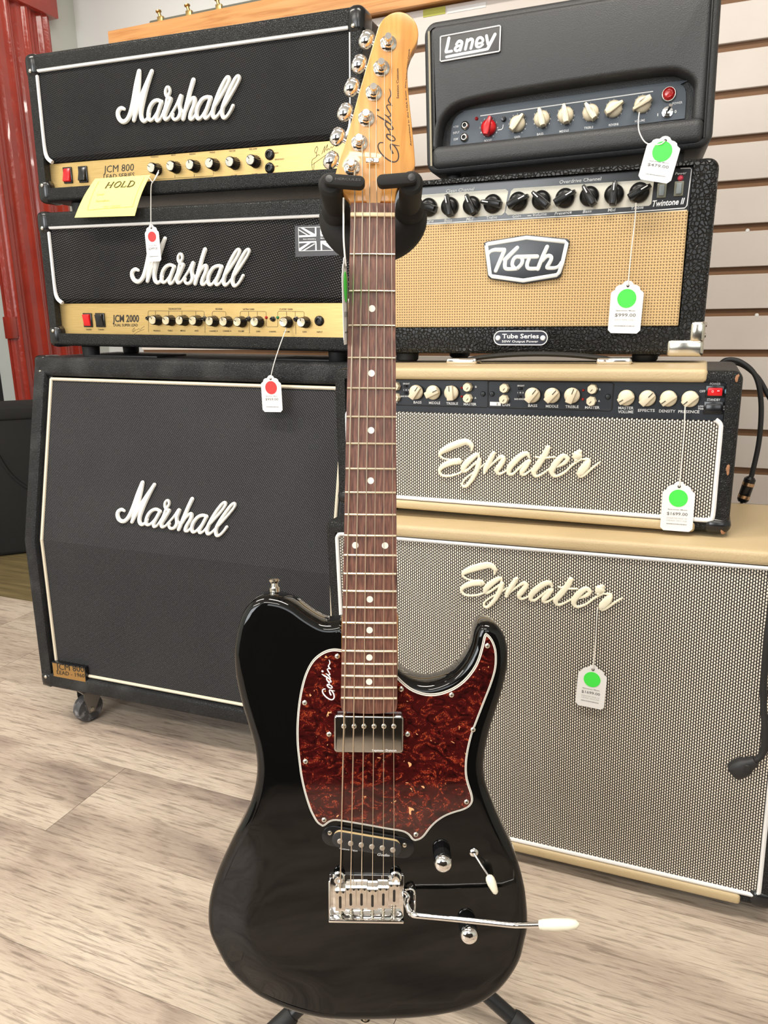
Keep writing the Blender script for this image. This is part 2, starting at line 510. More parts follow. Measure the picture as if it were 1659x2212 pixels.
class MB:
    def __init__(s):
        s.v, s.f = [], []

    def add(s, verts, faces, M=None):
        o = len(s.v)
        for p in verts:
            p = Vector(p)
            s.v.append(tuple(M @ p if M is not None else p))
        for f in faces:
            s.f.append([o + i for i in f])
        return s

    def loft(s, loops, cap0=True, cap1=True, closed=True):
        o = len(s.v)
        n = len(loops[0])
        for L in loops:
            s.v.extend(tuple(p) for p in L)
        for k in range(len(loops) - 1):
            for i in range(n if closed else n - 1):
                j = (i + 1) % n
                a, b = o + k * n, o + (k + 1) * n
                s.f.append([a + i, a + j, b + j, b + i])
        if cap0:
            s.f.append([o + i for i in reversed(range(n))])
        if cap1:
            b = o + (len(loops) - 1) * n
            s.f.append([b + i for i in range(n)])
        return s

    def box(s, x0, x1, y0, y1, z0, z1, bev=0.0, seg=2, M=None):
        if bev <= 0:
            V = [(x, y, z) for z in (z0, z1) for x, y in ((x0, y0), (x1, y0), (x1, y1), (x0, y1))]
            return s.add(V, [[3, 2, 1, 0], [4, 5, 6, 7], [0, 1, 5, 4], [1, 2, 6, 5], [2, 3, 7, 6], [3, 0, 4, 7]], M)
        bm = bmesh.new()
        bmesh.ops.create_cube(bm, size=1.0)
        for v in bm.verts:
            v.co = Vector(((x0 + x1) / 2 + v.co.x * (x1 - x0), (y0 + y1) / 2 + v.co.y * (y1 - y0), (z0 + z1) / 2 + v.co.z * (z1 - z0)))
        bev = min(bev, 0.49 * min(abs(x1 - x0), abs(y1 - y0), abs(z1 - z0)))
        bmesh.ops.bevel(bm, geom=list(bm.edges), offset=bev, segments=seg, profile=0.5, affect='EDGES')
        bm.verts.index_update()
        V = [v.co.copy() for v in bm.verts]
        Fs = [[v.index for v in f.verts] for f in bm.faces]
        bm.free()
        return s.add(V, Fs, M)

    def lathe(s, prof, origin, axis, seg=20, flute=None):
        """prof: (r, h) along axis"""
        ax = Vector(axis).normalized()
        t = Vector((0, 0, 1)) if abs(ax.z) < 0.9 else Vector((1, 0, 0))
        e1 = ax.cross(t).normalized()
        e2 = ax.cross(e1)
        O = Vector(origin)
        loops = []
        for r, h in prof:
            L = []
            for k in range(seg):
                a = 2 * math.pi * k / seg
                rr = r
                if flute and r > flute[1]:
                    rr = r * (1 + flute[0] * (1 if k % 2 else -1))
                L.append(O + ax * h + (e1 * math.cos(a) + e2 * math.sin(a)) * max(rr, 1e-5))
            loops.append(L)
        return s.loft(loops)

    def cyl(s, p, q, r, seg=16, bev=0.0):
        p, q = Vector(p), Vector(q)
        h = (q - p).length
        pr = [(r, 0), (r, h)] if bev <= 0 else [(r - bev, 0), (r, bev), (r, h - bev), (r - bev, h)]
        return s.lathe(pr, p, q - p, seg)

    def tube(s, pts, r, seg=8, closed=False, flat=None, caps=True):
        """sweep; r number or list; flat=(normal, k): squash along normal by k"""
        P = [Vector(p) for p in pts]
        N = len(P)
        rr = r if isinstance(r, (list, tuple)) else [r] * N
        loops = []
        nrm = None
        for i in range(N):
            a = P[i - 1] if (i > 0 or closed) else P[i]
            b = P[(i + 1) % N] if (i < N - 1 or closed) else P[i]
            t = (b - a)
            if t.length < 1e-9:
                t = Vector((0, 0, 1))
            t.normalize()
            if flat is not None:
                w = Vector(flat[0]).normalized()
                side = t.cross(w)
                if side.length < 1e-6:
                    side = Vector((1, 0, 0))
                side.normalize()
                k = flat[1]
            else:
                if nrm is None:
                    nrm = t.cross(Vector((0.31, 0.77, 0.55)))
                    nrm.normalize()
                nrm = (nrm - t * nrm.dot(t))
                if nrm.length < 1e-6:
                    nrm = t.orthogonal()
                nrm.normalize()
                side, w, k = nrm, t.cross(nrm), 1.0
            loops.append([P[i] + side * math.cos(2 * math.pi * j / seg) * rr[i] + w * math.sin(2 * math.pi * j / seg) * rr[i] * k for j in range(seg)])
        if closed:
            loops.append(loops[0])
            return s.loft(loops, False, False)
        return s.loft(loops, caps, caps)

    def cap(s, poly, pts):
        """close a concave outline: poly 2-D, pts the matching 3-D loop"""
        vv_, _, ff_, ov, _, _ = delaunay_2d_cdt([Vector((p[0], p[1])) for p in poly], [], [list(range(len(poly)))], 1, 1e-7)
        idx_ = [o[0] if o else None for o in ov]
        o0 = len(s.v)
        s.v.extend(tuple(p) for p in pts)
        for f in ff_:
            if any(idx_[i] is None for i in f):
                continue
            cx, cy = sum(vv_[i].x for i in f) / 3, sum(vv_[i].y for i in f) / 3
            if point_in(poly, cx, cy):
                s.f.append([o0 + idx_[i] for i in f])

    def prism(s, poly, fn, h0, h1, bev=0.0, steps=3, both=False):
        """extrude a 2-D polygon; fn(a, b, h) -> 3-D point; h1 is the front, bevelled"""
        loops = []
        if both and bev:
            for k in range(steps):
                a = R(90) * k / steps
                Q = poly_inset(poly, bev * (1 - math.sin(a)))
                loops.append([fn(p[0], p[1], h0 + (h1 - h0) / abs(h1 - h0) * bev * (1 - math.cos(a))) for p in Q])
        else:
            loops.append([fn(p[0], p[1], h0) for p in poly])
        sg = (h1 - h0) / abs(h1 - h0)
        if bev:
            for k in range(steps + 1):
                a = R(90) * k / steps
                Q = poly_inset(poly, bev * (1 - math.cos(a)))
                loops.append([fn(p[0], p[1], h1 - sg * bev * (1 - math.sin(a))) for p in Q])
        else:
            Q = poly
            loops.append([fn(p[0], p[1], h1) for p in poly])
        if len(poly) < 30:
            return s.loft(loops)
        s.loft(loops, False, False)
        s.cap(poly, loops[0])
        s.cap(Q, loops[-1])
        s.weld = True
        return s

    def build(s, name, material, parent=None, smooth=True, angle=40, label=None, kind=None):
        me = bpy.data.meshes.new(name)
        me.from_pydata(s.v, [], s.f)
        bm = bmesh.new()
        bm.from_mesh(me)
        if getattr(s, 'weld', False):
            bmesh.ops.remove_doubles(bm, verts=bm.verts, dist=1e-6)
        bmesh.ops.recalc_face_normals(bm, faces=bm.faces)
        bm.to_mesh(me)
        bm.free()
        me.materials.append(material)
        if smooth:
            for p in me.polygons:
                p.use_smooth = True
            me.set_sharp_from_angle(angle=R(angle))
        o = bpy.data.objects.new(name, me)
        COL.objects.link(o)
        if parent:
            o.parent = parent
        if label:
            o['label'] = label
        if kind:
            o['kind'] = kind
        return o


def tag(o, label, cat, group=None, kind=None):
    o['label'], o['category'] = label, cat
    if group:
        o['group'] = group
    if kind:
        o['kind'] = kind
    return o


def struct(o, label=None):
    o['kind'] = 'structure'
    if label:
        o['label'] = label
    return o


def empty(name, M):
    o = bpy.data.objects.new(name, None)
    o.empty_display_size = 0.05
    COL.objects.link(o)
    o.matrix_world = M
    return o


_tcache = {}


def text_geo(s, bold=0.0, shear=0.0, space=1.0):
    key = (s, bold, shear, space)
    if key not in _tcache:
        cu = bpy.data.curves.new('t', 'FONT')
        cu.body = s
        cu.size = 1.0
        cu.offset = bold
        cu.shear = shear
        cu.space_character = space
        cu.resolution_u = 2
        ob = bpy.data.objects.new('t', cu)
        me = bpy.data.meshes.new_from_object(ob)
        V = [v.co.copy() for v in me.vertices]
        Fs = [list(p.vertices) for p in me.polygons]
        bpy.data.objects.remove(ob)
        bpy.data.curves.remove(cu)
        bpy.data.meshes.remove(me)
        xs = [v.x for v in V]
        ys = [v.y for v in V]
        _tcache[key] = (V, Fs, min(xs), max(xs), min(0.0, 0.0), 0.70 if any(c.isupper() or c.isdigit() or c in 'bdfhklt' for c in s) else 0.5)
    return _tcache[key]


class Face:
    """local frame of a thing: x right, y back, z up (front face at y = 0); photo pixels are turned into points of its real planes"""
    def __init__(s, M):
        s.M = M
        s.I = M.inverted()
        s.o = s.I @ Vector((0, 0, CAM_H))
        s.R3 = s.I.to_3x3()

    def p(s, px, py, w=0.0):
        d = s.R3 @ ray(px, py)
        t = (w - s.o.y) / d.y
        q = s.o + d * t
        return Vector((q.x, w, q.z))

    def uv(s, px, py, w=0.0):
        q = s.p(px, py, w)
        return (q.x, q.z)

    def text(s, name, txt, bl, br, hpx, w, material, parent, bold=0.0, shear=0.0, space=1.0, lift=0.0004, label=None):
        """letters on plane y = w: bl, br baseline ends in px, cap height in px"""
        V, Fs, x0, x1, y0, y1 = text_geo(txt, bold, shear, space)
        a, b = s.p(*bl, w), s.p(*br, w)
        c = s.p(bl[0], bl[1] - hpx, w)
        ex = (b - a) / max(1e-6, (x1 - x0))
        ez = Vector((0, 0, (c - a).length / y1))
        mb = MB()
        mb.add([a + ex * (v.x - x0) + ez * v.y + Vector((0, -lift, 0)) for v in V], Fs)
        return mb.build(name, material, parent, smooth=False, label=label)

    def strokes(s, name, items, conv, w, material, parent, width, depth, lift=0.0, mb=None, seg=8, n=5, build=True, label=None):
        """items: lists of (x, y[, width]) in some picture frame; conv -> local (u, v)"""
        mb = mb or MB()
        for it in items:
            pts = catmull([(p[0], p[1], (p[2] if len(p) > 2 else width)) for p in it], False, n)
            P, rr = [], []
            for x, y, ww in pts:
                u, v, k = conv(x, y)
                P.append(Vector((u, w - lift, v)))
                rr.append(ww * k / 2)
            mb.tube(P, rr, seg, flat=((0, 1, 0), depth / max(1e-6, sum(rr) / len(rr))))
            for e in (0, -1):   # rounded ends
                mb.lathe([(rr[e] * math.cos(a), depth * math.sin(a)) for a in (0, 0.5, 1.0, 1.5)], P[e], (0, -1, 0), 10)
        return mb.build(name, material, parent, label=label) if build else mb


def amp_frame(x, y, z, yaw, rl):
    return Matrix.Translation((x, y, z)) @ Matrix.Rotation(R(yaw), 4, 'Z') @ Matrix.Rotation(-R(rl), 4, 'Y')


def shell(W_, H_, D_, rc, il, ir, ib, it, rec, fr=0.006, ri=0.004, name='cabinet_shell', material=None, parent=None):
    """rounded box with a recessed front opening (insets left, right, bottom, top)"""
    def lp(x0, x1, z0, z1, r, y):
        return [(u, y, v) for u, v in rrect(x0, x1, z0, z1, r)]
    L = [lp(0.005, W_ - 0.005, 0.005, H_ - 0.005, max(rc - 0.005, 0.002), D_), lp(0, W_, 0, H_, rc, D_ - 0.005)]
    for k in range(5):
        a = R(90) * k / 4
        i = fr * (1 - math.cos(a))
        L.append(lp(i, W_ - i, i, H_ - i, max(rc - i, 0.002), fr * (1 - math.sin(a))))
    L.append(lp(il, W_ - ir, ib, H_ - it, ri, 0.0005))
    L.append(lp(il, W_ - ir, ib, H_ - it, ri, rec))
    mb = MB()
    mb.loft(L)
    return mb.build(name, material, parent, angle=50)

# ================================================================== the setting
X0, X1, Y0, Y1, ZC = -3.0, 2.6, -3.0, 3.3, 2.7
PW, PL = 0.2121, 1.22
floor = MB().box(X0, X1, Y0, Y1, -0.06, -0.0085).build('floor', M_['old_brown_boards'], smooth=False)
struct(floor, 'bleached wood laminate floor')
row0 = 0.8525
k0 = math.floor((Y0 - row0) / PW)
rng = random.Random(3)
for k in range(k0, int((Y1 - row0) / PW) + 1):
    ya, yb = max(Y0, row0 + k * PW), min(Y1, row0 + (k + 1) * PW)
    xs = {0: -1.0405, -1: -0.30, -2: -0.12, -3: -0.5, 1: -0.40, 2: -0.47, 3: -0.72}.get(k, X0 + rng.random() * PL)
    while xs > X0:
        xs -= PL
    while xs < X1:
        xa, xb = max(X0, xs), min(X1, xs + PL)
        xs += PL
        if xb - xa < 0.03 or yb - ya < 0.02:
            continue
        o = MB().box((xa - xb) / 2 + 0.0005, (xb - xa) / 2 - 0.0005, (ya - yb) / 2 + 0.0003, (yb - ya) / 2 - 0.0003, -0.008, 0.0).build('plank', M_['bleached_laminate'], floor, smooth=False)
        o.location = ((xa + xb) / 2, (ya + yb) / 2, 0)
struct(MB().box(X0, -1.60, 1.727, Y1, 0.0004, 0.0025).build('floor_annex', M_['old_brown_boards'], smooth=False), 'old brown wooden floor in the shaded corner')  # thin brown sheet laid over the planks in this corner
struct(MB().box(X0, X1, Y0, Y1, ZC, ZC + 0.06).build('ceiling', CEIL_PAINT, smooth=False))
struct(MB().box(X0 - 0.1, X1 + 0.1, Y1, Y1 + 0.1, 0, ZC).build('wall_rear', WALL_PAINT, smooth=False), 'plain white plaster wall behind the slat partition')
struct(MB().box(X1, X1 + 0.1, Y0, Y1, 0, ZC).build('wall_right', WALL_DIM, smooth=False))
wl = MB().box(X0 - 0.1, X0, Y0, 1.45, 0, ZC).box(X0 - 0.1, X0, 2.66, Y1, 0, ZC).box(X0 - 0.1, X0, 1.45, 2.66, 2.35, ZC).build('wall_left', WALL_DIM, smooth=False)
struct(wl, 'grey plaster wall with a doorway')
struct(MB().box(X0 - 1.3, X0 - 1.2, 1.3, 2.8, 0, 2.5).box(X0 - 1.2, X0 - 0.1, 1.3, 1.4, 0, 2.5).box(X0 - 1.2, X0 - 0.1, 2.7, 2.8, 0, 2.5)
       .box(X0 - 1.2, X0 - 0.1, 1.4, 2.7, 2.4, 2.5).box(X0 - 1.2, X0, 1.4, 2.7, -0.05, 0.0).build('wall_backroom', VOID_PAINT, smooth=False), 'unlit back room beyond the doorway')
# unseen front wall with two invented shop windows (behind the camera)
mb = MB().box(X0, X1, Y0 - 0.1, Y0, 0, 0.95).box(X0, X1, Y0 - 0.1, Y0, 2.5, ZC)
for a, b in ((X0, -2.5), (-0.6, 0.4), (2.3, X1)):
    mb.box(a, b, Y0 - 0.1, Y0, 0.95, 2.5)
struct(mb.build('wall_front', SHOP_DARK, smooth=False))
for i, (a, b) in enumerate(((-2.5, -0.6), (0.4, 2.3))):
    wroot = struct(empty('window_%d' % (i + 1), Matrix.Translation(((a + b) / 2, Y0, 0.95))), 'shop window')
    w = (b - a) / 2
    MB().box(-w, w, -0.06, -0.05, 0, 1.55).build('pane', GLOW_PANE, wroot, smooth=False)
    MB().box(-w, w, -0.07, -0.01, 0, 0.06).box(-w, w, -0.07, -0.01, 1.49, 1.55).box(-w, -w + 0.06, -0.07, -0.01, 0.06, 1.49).box(w - 0.06, w, -0.07, -0.01, 0.06, 1.49).box(-0.03, 0.03, -0.07, -0.01, 0.06, 1.49).build('window_frame', PIPING, wroot, smooth=False)
# invented ceiling lamps, out of view, to give the shop its lamp light
for (lx, ly, pw), ll in zip(ADDED_LAMPS, ('before the slanted cabinet', 'before the cream and black cabinet', 'between doorway wall and sales counter', 'over the sales counter', 'behind the slatwall partition')):
    lr = empty('ceiling_lamp', Matrix.Translation((lx, ly, ZC)))
    tag(lr, 'long fluorescent ceiling lamp ' + ll, 'lamp', 'ceiling lamps')
    MB().box(-0.62, 0.62, -0.16, 0.16, -0.05, 0.0, 0.01).build('lamp_housing', PIPING, lr)
    MB().box(-0.59, 0.59, -0.13, 0.13, -0.065, -0.05, 0.006).build('lamp_diffuser', DIFFUSER, lr)
    area('lamp_light', (lx, ly, ZC - 0.075), (0, 0, 0), 1.18, 0.26, pw, LAMP_COL)

# slat partition behind the amplifiers
YW = 2.1507
wall = struct(MB().box(-1.812, X1, YW + 0.012, YW + 0.10, 0, 1.716).build('wall_back', BROWN_CORE, smooth=False), 'white slatwall partition with horizontal grooves')
ztop = 1.4074 + 0.1016 * 3
while ztop > 0.02:
    z0 = max(0.0, ztop - 0.0835)
    o = MB().box(-1.81, X1, YW, YW + 0.012, z0, ztop, 0.0012, 1).build('slat', SLAT, wall, smooth=False)
    ztop -= 0.1016
for px, py in ((1615, 498), (1635, 681)):
    q = at_y(px, py, YW - 0.001)
    MB().lathe([(0.0048, 0), (0.0048, 0.006), (0.003, 0.008), (0.0, 0.008)], q + Vector((0, 0.008, 0)), (0, -1, 0), 12).build('screw', PIPING, wall)
# pine cap and lower board on the partition
cap = MB().box(-1.81, X1 - 0.002, YW - 0.022, YW + 0.34, 1.7185, 1.803, 0.004).build('pine_shelf_board', M_['pine_board'])
tag(cap, 'knotty orange pine board capping the slatwall partition', 'shelf')
trim = MB().box(-0.93, X1 - 0.002, YW - 0.034, YW - 0.0225, 1.712, 1.742, 0.002).build('pine_batten', M_['pine_board'])
tag(trim, 'thin pine batten fixed along the front of the pine board', 'batten')
# grey case with brass catches standing on the board
cs = empty('hard_case', Matrix.Translation((-1.28, YW + 0.02, 1.803)))
tag(cs, 'grey hard case with brass catches lying on the pine board', 'case')
MB().box(-0.40, 0.42, 0, 0.26, 0.0, 0.024, 0.006).build('case_body', mat('grey_case_shell', (0.16, 0.165, 0.13), 0.5), cs)
BRASS = mat('brass', (0.72, 0.50, 0.20), 0.3, 1.0)
for px, py in ((345, 20), (407, 10), (472, 2)):
    q = at_y(px, py, YW + 0.02) - Vector((-1.28, YW + 0.02, 1.803))
    MB().box(q.x - 0.010, q.x + 0.010, -0.004, 0.008, 0.010, 0.028, 0.001).cyl((q.x, 0.002, 0.022), (q.x - 0.004, 0.0, 0.040), 0.005, 10).lathe([(0.005, 0), (0.009, 0.003), (0.009, 0.006), (0.005, 0.008)], (q.x - 0.004, 0.0, 0.038), (-0.2, 0, 1), 12).build('catch', BRASS, cs)
for nm, lab, m_, pa, pb in (('yellow_note', 'small yellow-green note stuck on the slatwall beside the headstock', mat('lime_note', (0.50, 0.50, 0.10), 0.7), (914, 38), (962, 12)),
                            ('white_note', 'small white note stuck on the slatwall above the grey head', PAPER, (966, 30), (1050, 4))):
    a, b = at_y(*pa, YW - 0.001), at_y(*pb, YW - 0.001)
    o = MB().box(a.x, b.x, YW - 0.0012, YW - 0.0002, a.z, min(b.z, 1.711)).build(nm, m_, smooth=False)
    tag(o, lab, 'note')

# red fluted casing on the left wall, with its bullseye block
yc0, yc1 = 2.64, 3.11
zb = at_x(119, 40, X0 + 0.05).z
prof = []
N = 60
for i in range(N + 1):
    t = i / N
    y = yc0 + (yc1 - yc0) * t
    h = 0.03
    if t < 0.03 or t > 0.97:
        h = 0.012
    for c, wd, dp in ((0.10, 0.035, 0.016), (0.24, 0.06, -0.016), (0.42, 0.05, 0.014), (0.52, 0.03, -0.012), (0.66, 0.05, 0.014), (0.80, 0.06, -0.016), (0.92, 0.03, 0.012)):
        e = (t - c) / wd
        if abs(e) < 1:
            h += dp * math.cos(e * math.pi / 2)
    prof.append((y, h))
poly = [(yc0, 0.0)] + prof + [(yc1, 0.0)]
tr = MB().prism(poly, lambda a, b, h: (X0 + b, a, h), 0.0, zb).build('trim_1', RED_PAINT, angle=25)
struct(tr, 'glossy red fluted door casing')
blk = MB().box(X0, X0 + 0.06, yc0 - 0.02, yc1 + 0.02, zb, zb + 0.50, 0.006)
blk.build('corner_block', RED_PAINT, tr)
MB().lathe([(0.19, 0), (0.19, 0.008), (0.165, 0.016), (0.15, 0.006), (0.10, 0.006), (0.08, 0.02), (0.04, 0.026), (0.0, 0.027)], (X0 + 0.06, (yc0 + yc1) / 2, zb + 0.25), (1, 0, 0), 40).build('bullseye', RED_PAINT, tr)
# keep-plate on the casing
q = at_x(20, 708, X0 + 0.03)
MB().box(X0, X0 + 0.04, yc0 - 0.012, yc0 + 0.03, q.z - 0.05, q.z + 0.05, 0.003).build('strike_plate', RED_PAINT, tr)

# black covered case standing in the corner
A = Vector((-2.74, 1.85, 0.0026))
Mx = Matrix.Translation(A) @ Matrix.Rotation(R(45), 4, 'Z')
bag = empty('covered_case', Mx)
tag(bag, 'black cloth covered case standing on the old brown floor by the red casing', 'case')
MB().box(0, 0.66, 0, 0.26, 0.0, 0.585, 0.02, 3).build('cover', BLACK_CLOTH, bag)
MB().box(-0.008, 0.668, -0.008, 0.268, 0.545, 0.60, 0.012, 3).build('lid_flap', BLACK_CLOTH, bag)
fl = catmull([(0.18, 0.53), (0.30, 0.47), (0.37, 0.33), (0.45, 0.26), (0.60, 0.24)], False, 6)
MB().tube([(a, -0.004, b) for a, b in fl], 0.006, 6).build('piped_seam', BLACK_CLOTH, bag)
# rack of dark gear inside the back room
rk = empty('equipment_rack', Matrix.Translation((X0 - 0.75, 1.85, 0.0)))
tag(rk, 'dark equipment rack standing in the unlit back room', 'rack')
MB().box(-0.3, 0.3, 0, 0.02, 0, 1.6).box(-0.3, 0.3, 0.7, 0.72, 0, 1.6).box(-0.3, 0.3, 0, 0.72, 0.3, 0.32).box(-0.3, 0.3, 0, 0.72, 0.75, 0.77).box(-0.3, 0.3, 0, 0.72, 1.2, 1.22).build('rack_frame', BLACK_MATT, rk, smooth=False)
for z, h in ((0.32, 0.2), (0.77, 0.16), (0.93, 0.2), (1.22, 0.25)):
    MB().box(-0.26, 0.3, 0.08, 0.62, z, z + h, 0.01).box(0.3, 0.304, 0.12, 0.2, z + 0.03, z + h - 0.04).build('rack_unit', mat('dark_gear', (0.035, 0.033, 0.032), 0.4), rk)

# unseen dark counter added behind the camera to darken reflections in lacquer and chrome
ct = empty('sales_counter', Matrix.Translation((0.45, -1.08, 0)) @ Matrix.Rotation(R(22.6), 4, 'Z'))
tag(ct, 'dark wooden sales counter facing the amplifiers', 'counter')
CTM = mat('dark_stained_wood', (0.020, 0.014, 0.010), 0.6)
MB().box(-1.1, 1.1, -0.55, 0.0, 0.08, 0.98).build('counter_body', CTM, ct, smooth=False)
MB().box(-1.05, 1.05, -0.5, -0.05, 0.0, 0.08).build('plinth', BLACK_MATT, ct, smooth=False)
MB().box(-1.14, 1.14, -0.6, 0.05, 0.98, 1.02, 0.006).build('counter_top', CTM, ct)
for i in range(4):
    MB().box(-1.06 + i * 0.54, -1.06 + i * 0.54 + 0.50, 0.0, 0.012, 0.14, 0.92, 0.004).build('front_panel', CTM, ct)

# ================================================================== small parts used on several amplifiers
FRONT = Vector((0, -1, 0))


def corner_cap(parent, x, z, sx, sz, sy=0.05, p=0.003, wx=0.030, wz=0.044, screw=True):
    """moulded plastic corner at (x, z); sx, sz point inwards"""
    xa, xb = sorted((x - sx * p, x + sx * wx))
    za, zb_ = sorted((z - sz * p, z + sz * wz))
    o = MB().box(xa, xb, -p, sy, za, zb_, 0.013, 4).build('corner_cap', BLACK_PL, parent)
    if screw:
        MB().lathe([(0.0042, 0), (0.0042, 0.001), (0.003, 0.0024), (0.0, 0.003)], (x + sx * wx * 0.5, -p, z + sz * wz * 0.72), FRONT, 10).build('corner_screw', NICKEL, o)
    return o


def rubber_foot(parent, x, y, z, h, r=0.02, material=None):
    return MB().lathe([(r * 0.9, -0.0), (r, 0.002), (r * 0.95, h - 0.003), (r * 0.8, h)], (x, y, z), (0, 0, -1), 20).build('rubber_foot', material or RUBBER, parent)


def fluted_knob(parent, q, length, r, cap=NICKEL):
    """cylindrical knob with metal cap; q is the cap centre"""
    base = q - FRONT * length
    k = MB().lathe([(r * 1.12, 0), (r * 1.12, 0.002), (r, 0.004), (r * 0.94, length - 0.0015), (r * 0.9, length - 0.0006)], base, FRONT, 36, flute=(0.035, r * 0.93)).build('knob', BLACK_PL, parent)
    MB().lathe([(r * 0.86, length - 0.002), (r * 0.86, length), (r * 0.80, length + 0.0006), (0, length + 0.0003)], base, FRONT, 24).build('knob_cap', cap, k)
    a = random.uniform(-1.2, 1.2)
    MB().box(-0.0006, 0.0006, -0.0004, 0.0002, r * 0.25, r * 0.8, M=Matrix.Translation(q + FRONT * 0.0006) @ Matrix.Rotation(a, 4, 'Y')).build('pointer_line', INK, k, smooth=False)
    return k


def chicken_knob(parent, c, r, ang, h, material, line=None, plain=False):
    """pointer knob: round skirt with a raised bar; c on the panel, ang clockwise from up"""
    Mk = Matrix.Translation(c) @ Matrix.Rotation(R(ang), 4, 'Y')
    k = MB().lathe([(r, 0), (r, h * 0.25), (r * 0.9, h * 0.42), (r * 0.55, h * 0.6), (r * 0.3, h * 0.62)], c, FRONT, 28).build('knob', material, parent)
    if plain:      # blunt bar the width of the skirt
        b = MB().box(-r * 0.45, r * 0.45, -h, -h * 0.2, -r * 1.0, r * 0.98, r * 0.12, 2, Mk).build('knob_bar', material, k)
    else:          # tapering beak
        P = [(-0.17, 1.28), (0.17, 1.28), (0.42, 0.2), (0.46, -0.7), (0.34, -1.12), (-0.34, -1.12), (-0.46, -0.7), (-0.42, 0.2)]
        P = [(a * r, b_ * r) for a, b_ in P]
        mbk = MB()
        loops = []
        for y, sc_, dz in ((-h * 0.2, 1.0, 0), (-h * 0.75, 0.93, 0), (-h * 0.96, 0.8, 0), (-h, 0.62, 0)):
            loops.append([Mk @ Vector((a * sc_, y * (1.0 if b_ < r else 0.72), b_ * (sc_ * 0.3 + 0.7))) for a, b_ in P])
        mbk.loft(loops)
        b = mbk.build('knob_bar', material, k)
    if line:
        l0, l1 = (0.25, 0.95) if line[1] else (-0.95, -0.35)
        MB().box(-r * 0.05, r * 0.05, -h - 0.0005, -h + 0.0004, r * l0, r * l1, M=Mk).build('pointer_line', line[0], k, smooth=False)
    return k


def rocker(parent, c, w, h, material, tilt=14, frame=BLACK_PL):
    s_ = MB()
    fr = 0.0028
    s_.box(c.x - w / 2, c.x + w / 2, c.y - 0.003, c.y + 0.001, c.z - h / 2, c.z + h / 2, 0.001)
    o = s_.build('rocker_switch', frame, parent)
    Mr = Matrix.Translation(c + FRONT * 0.004) @ Matrix.Rotation(R(tilt), 4, 'X')
    MB().box(-w / 2 + fr, w / 2 - fr, -0.003, 0.004, -h / 2 + fr, h / 2 - fr, 0.0012, 2, Mr).build('rocker', material, o)
    return o


def jack(parent, c, r, nut=CHROME, name='jack_socket', hole=True):
    o = MB().lathe([(r, 0), (r, 0.002), (r * 0.82, 0.0045), (r * 0.62, 0.0055), (r * 0.50, 0.0055), (r * 0.48, 0.001)], c, FRONT, 6 if False else 18).build(name, nut, parent)
    MB().lathe([(r * 0.47, 0.0012), (r * 0.47, 0.0022), (0, 0.0022)], c, FRONT, 16).build('socket_hole', RUBBER, o)
    return o


def led(parent, c, r, material):
    return MB().lathe([(r * 1.2, 0), (r * 1.2, 0.0008), (r, 0.0012), (r * 0.8, 0.003), (0, 0.004)], c, FRONT, 14).build('indicator_led', material, parent)


def screw(parent, c, r, material=NICKEL, ax=FRONT, name='screw'):
    o = MB().lathe([(r, 0), (r, r * 0.25), (r * 0.7, r * 0.6), (0, r * 0.7)], c, ax, 14).build(name, material, parent)
    return o


def thin(parent, A_, pts, w, material, wid=0.0006, name='panel_line', closed=False):
    P = [A_.p(x, y, w) + FRONT * 0.0003 for x, y in pts]
    return MB().tube(P, wid / 2, 4, closed, flat=((0, 1, 0), 0.3)).build(name, material, parent, smooth=False)


def piping(parent, x0, x1, z0, z1, r, y, rad, material, open_bottom=False, name='piping'):
    L = rrect(x0, x1, z0, z1, r, 8)
    return MB().tube([(u, y, v) for u, v in L], rad, 8, True).build(name, material, parent)


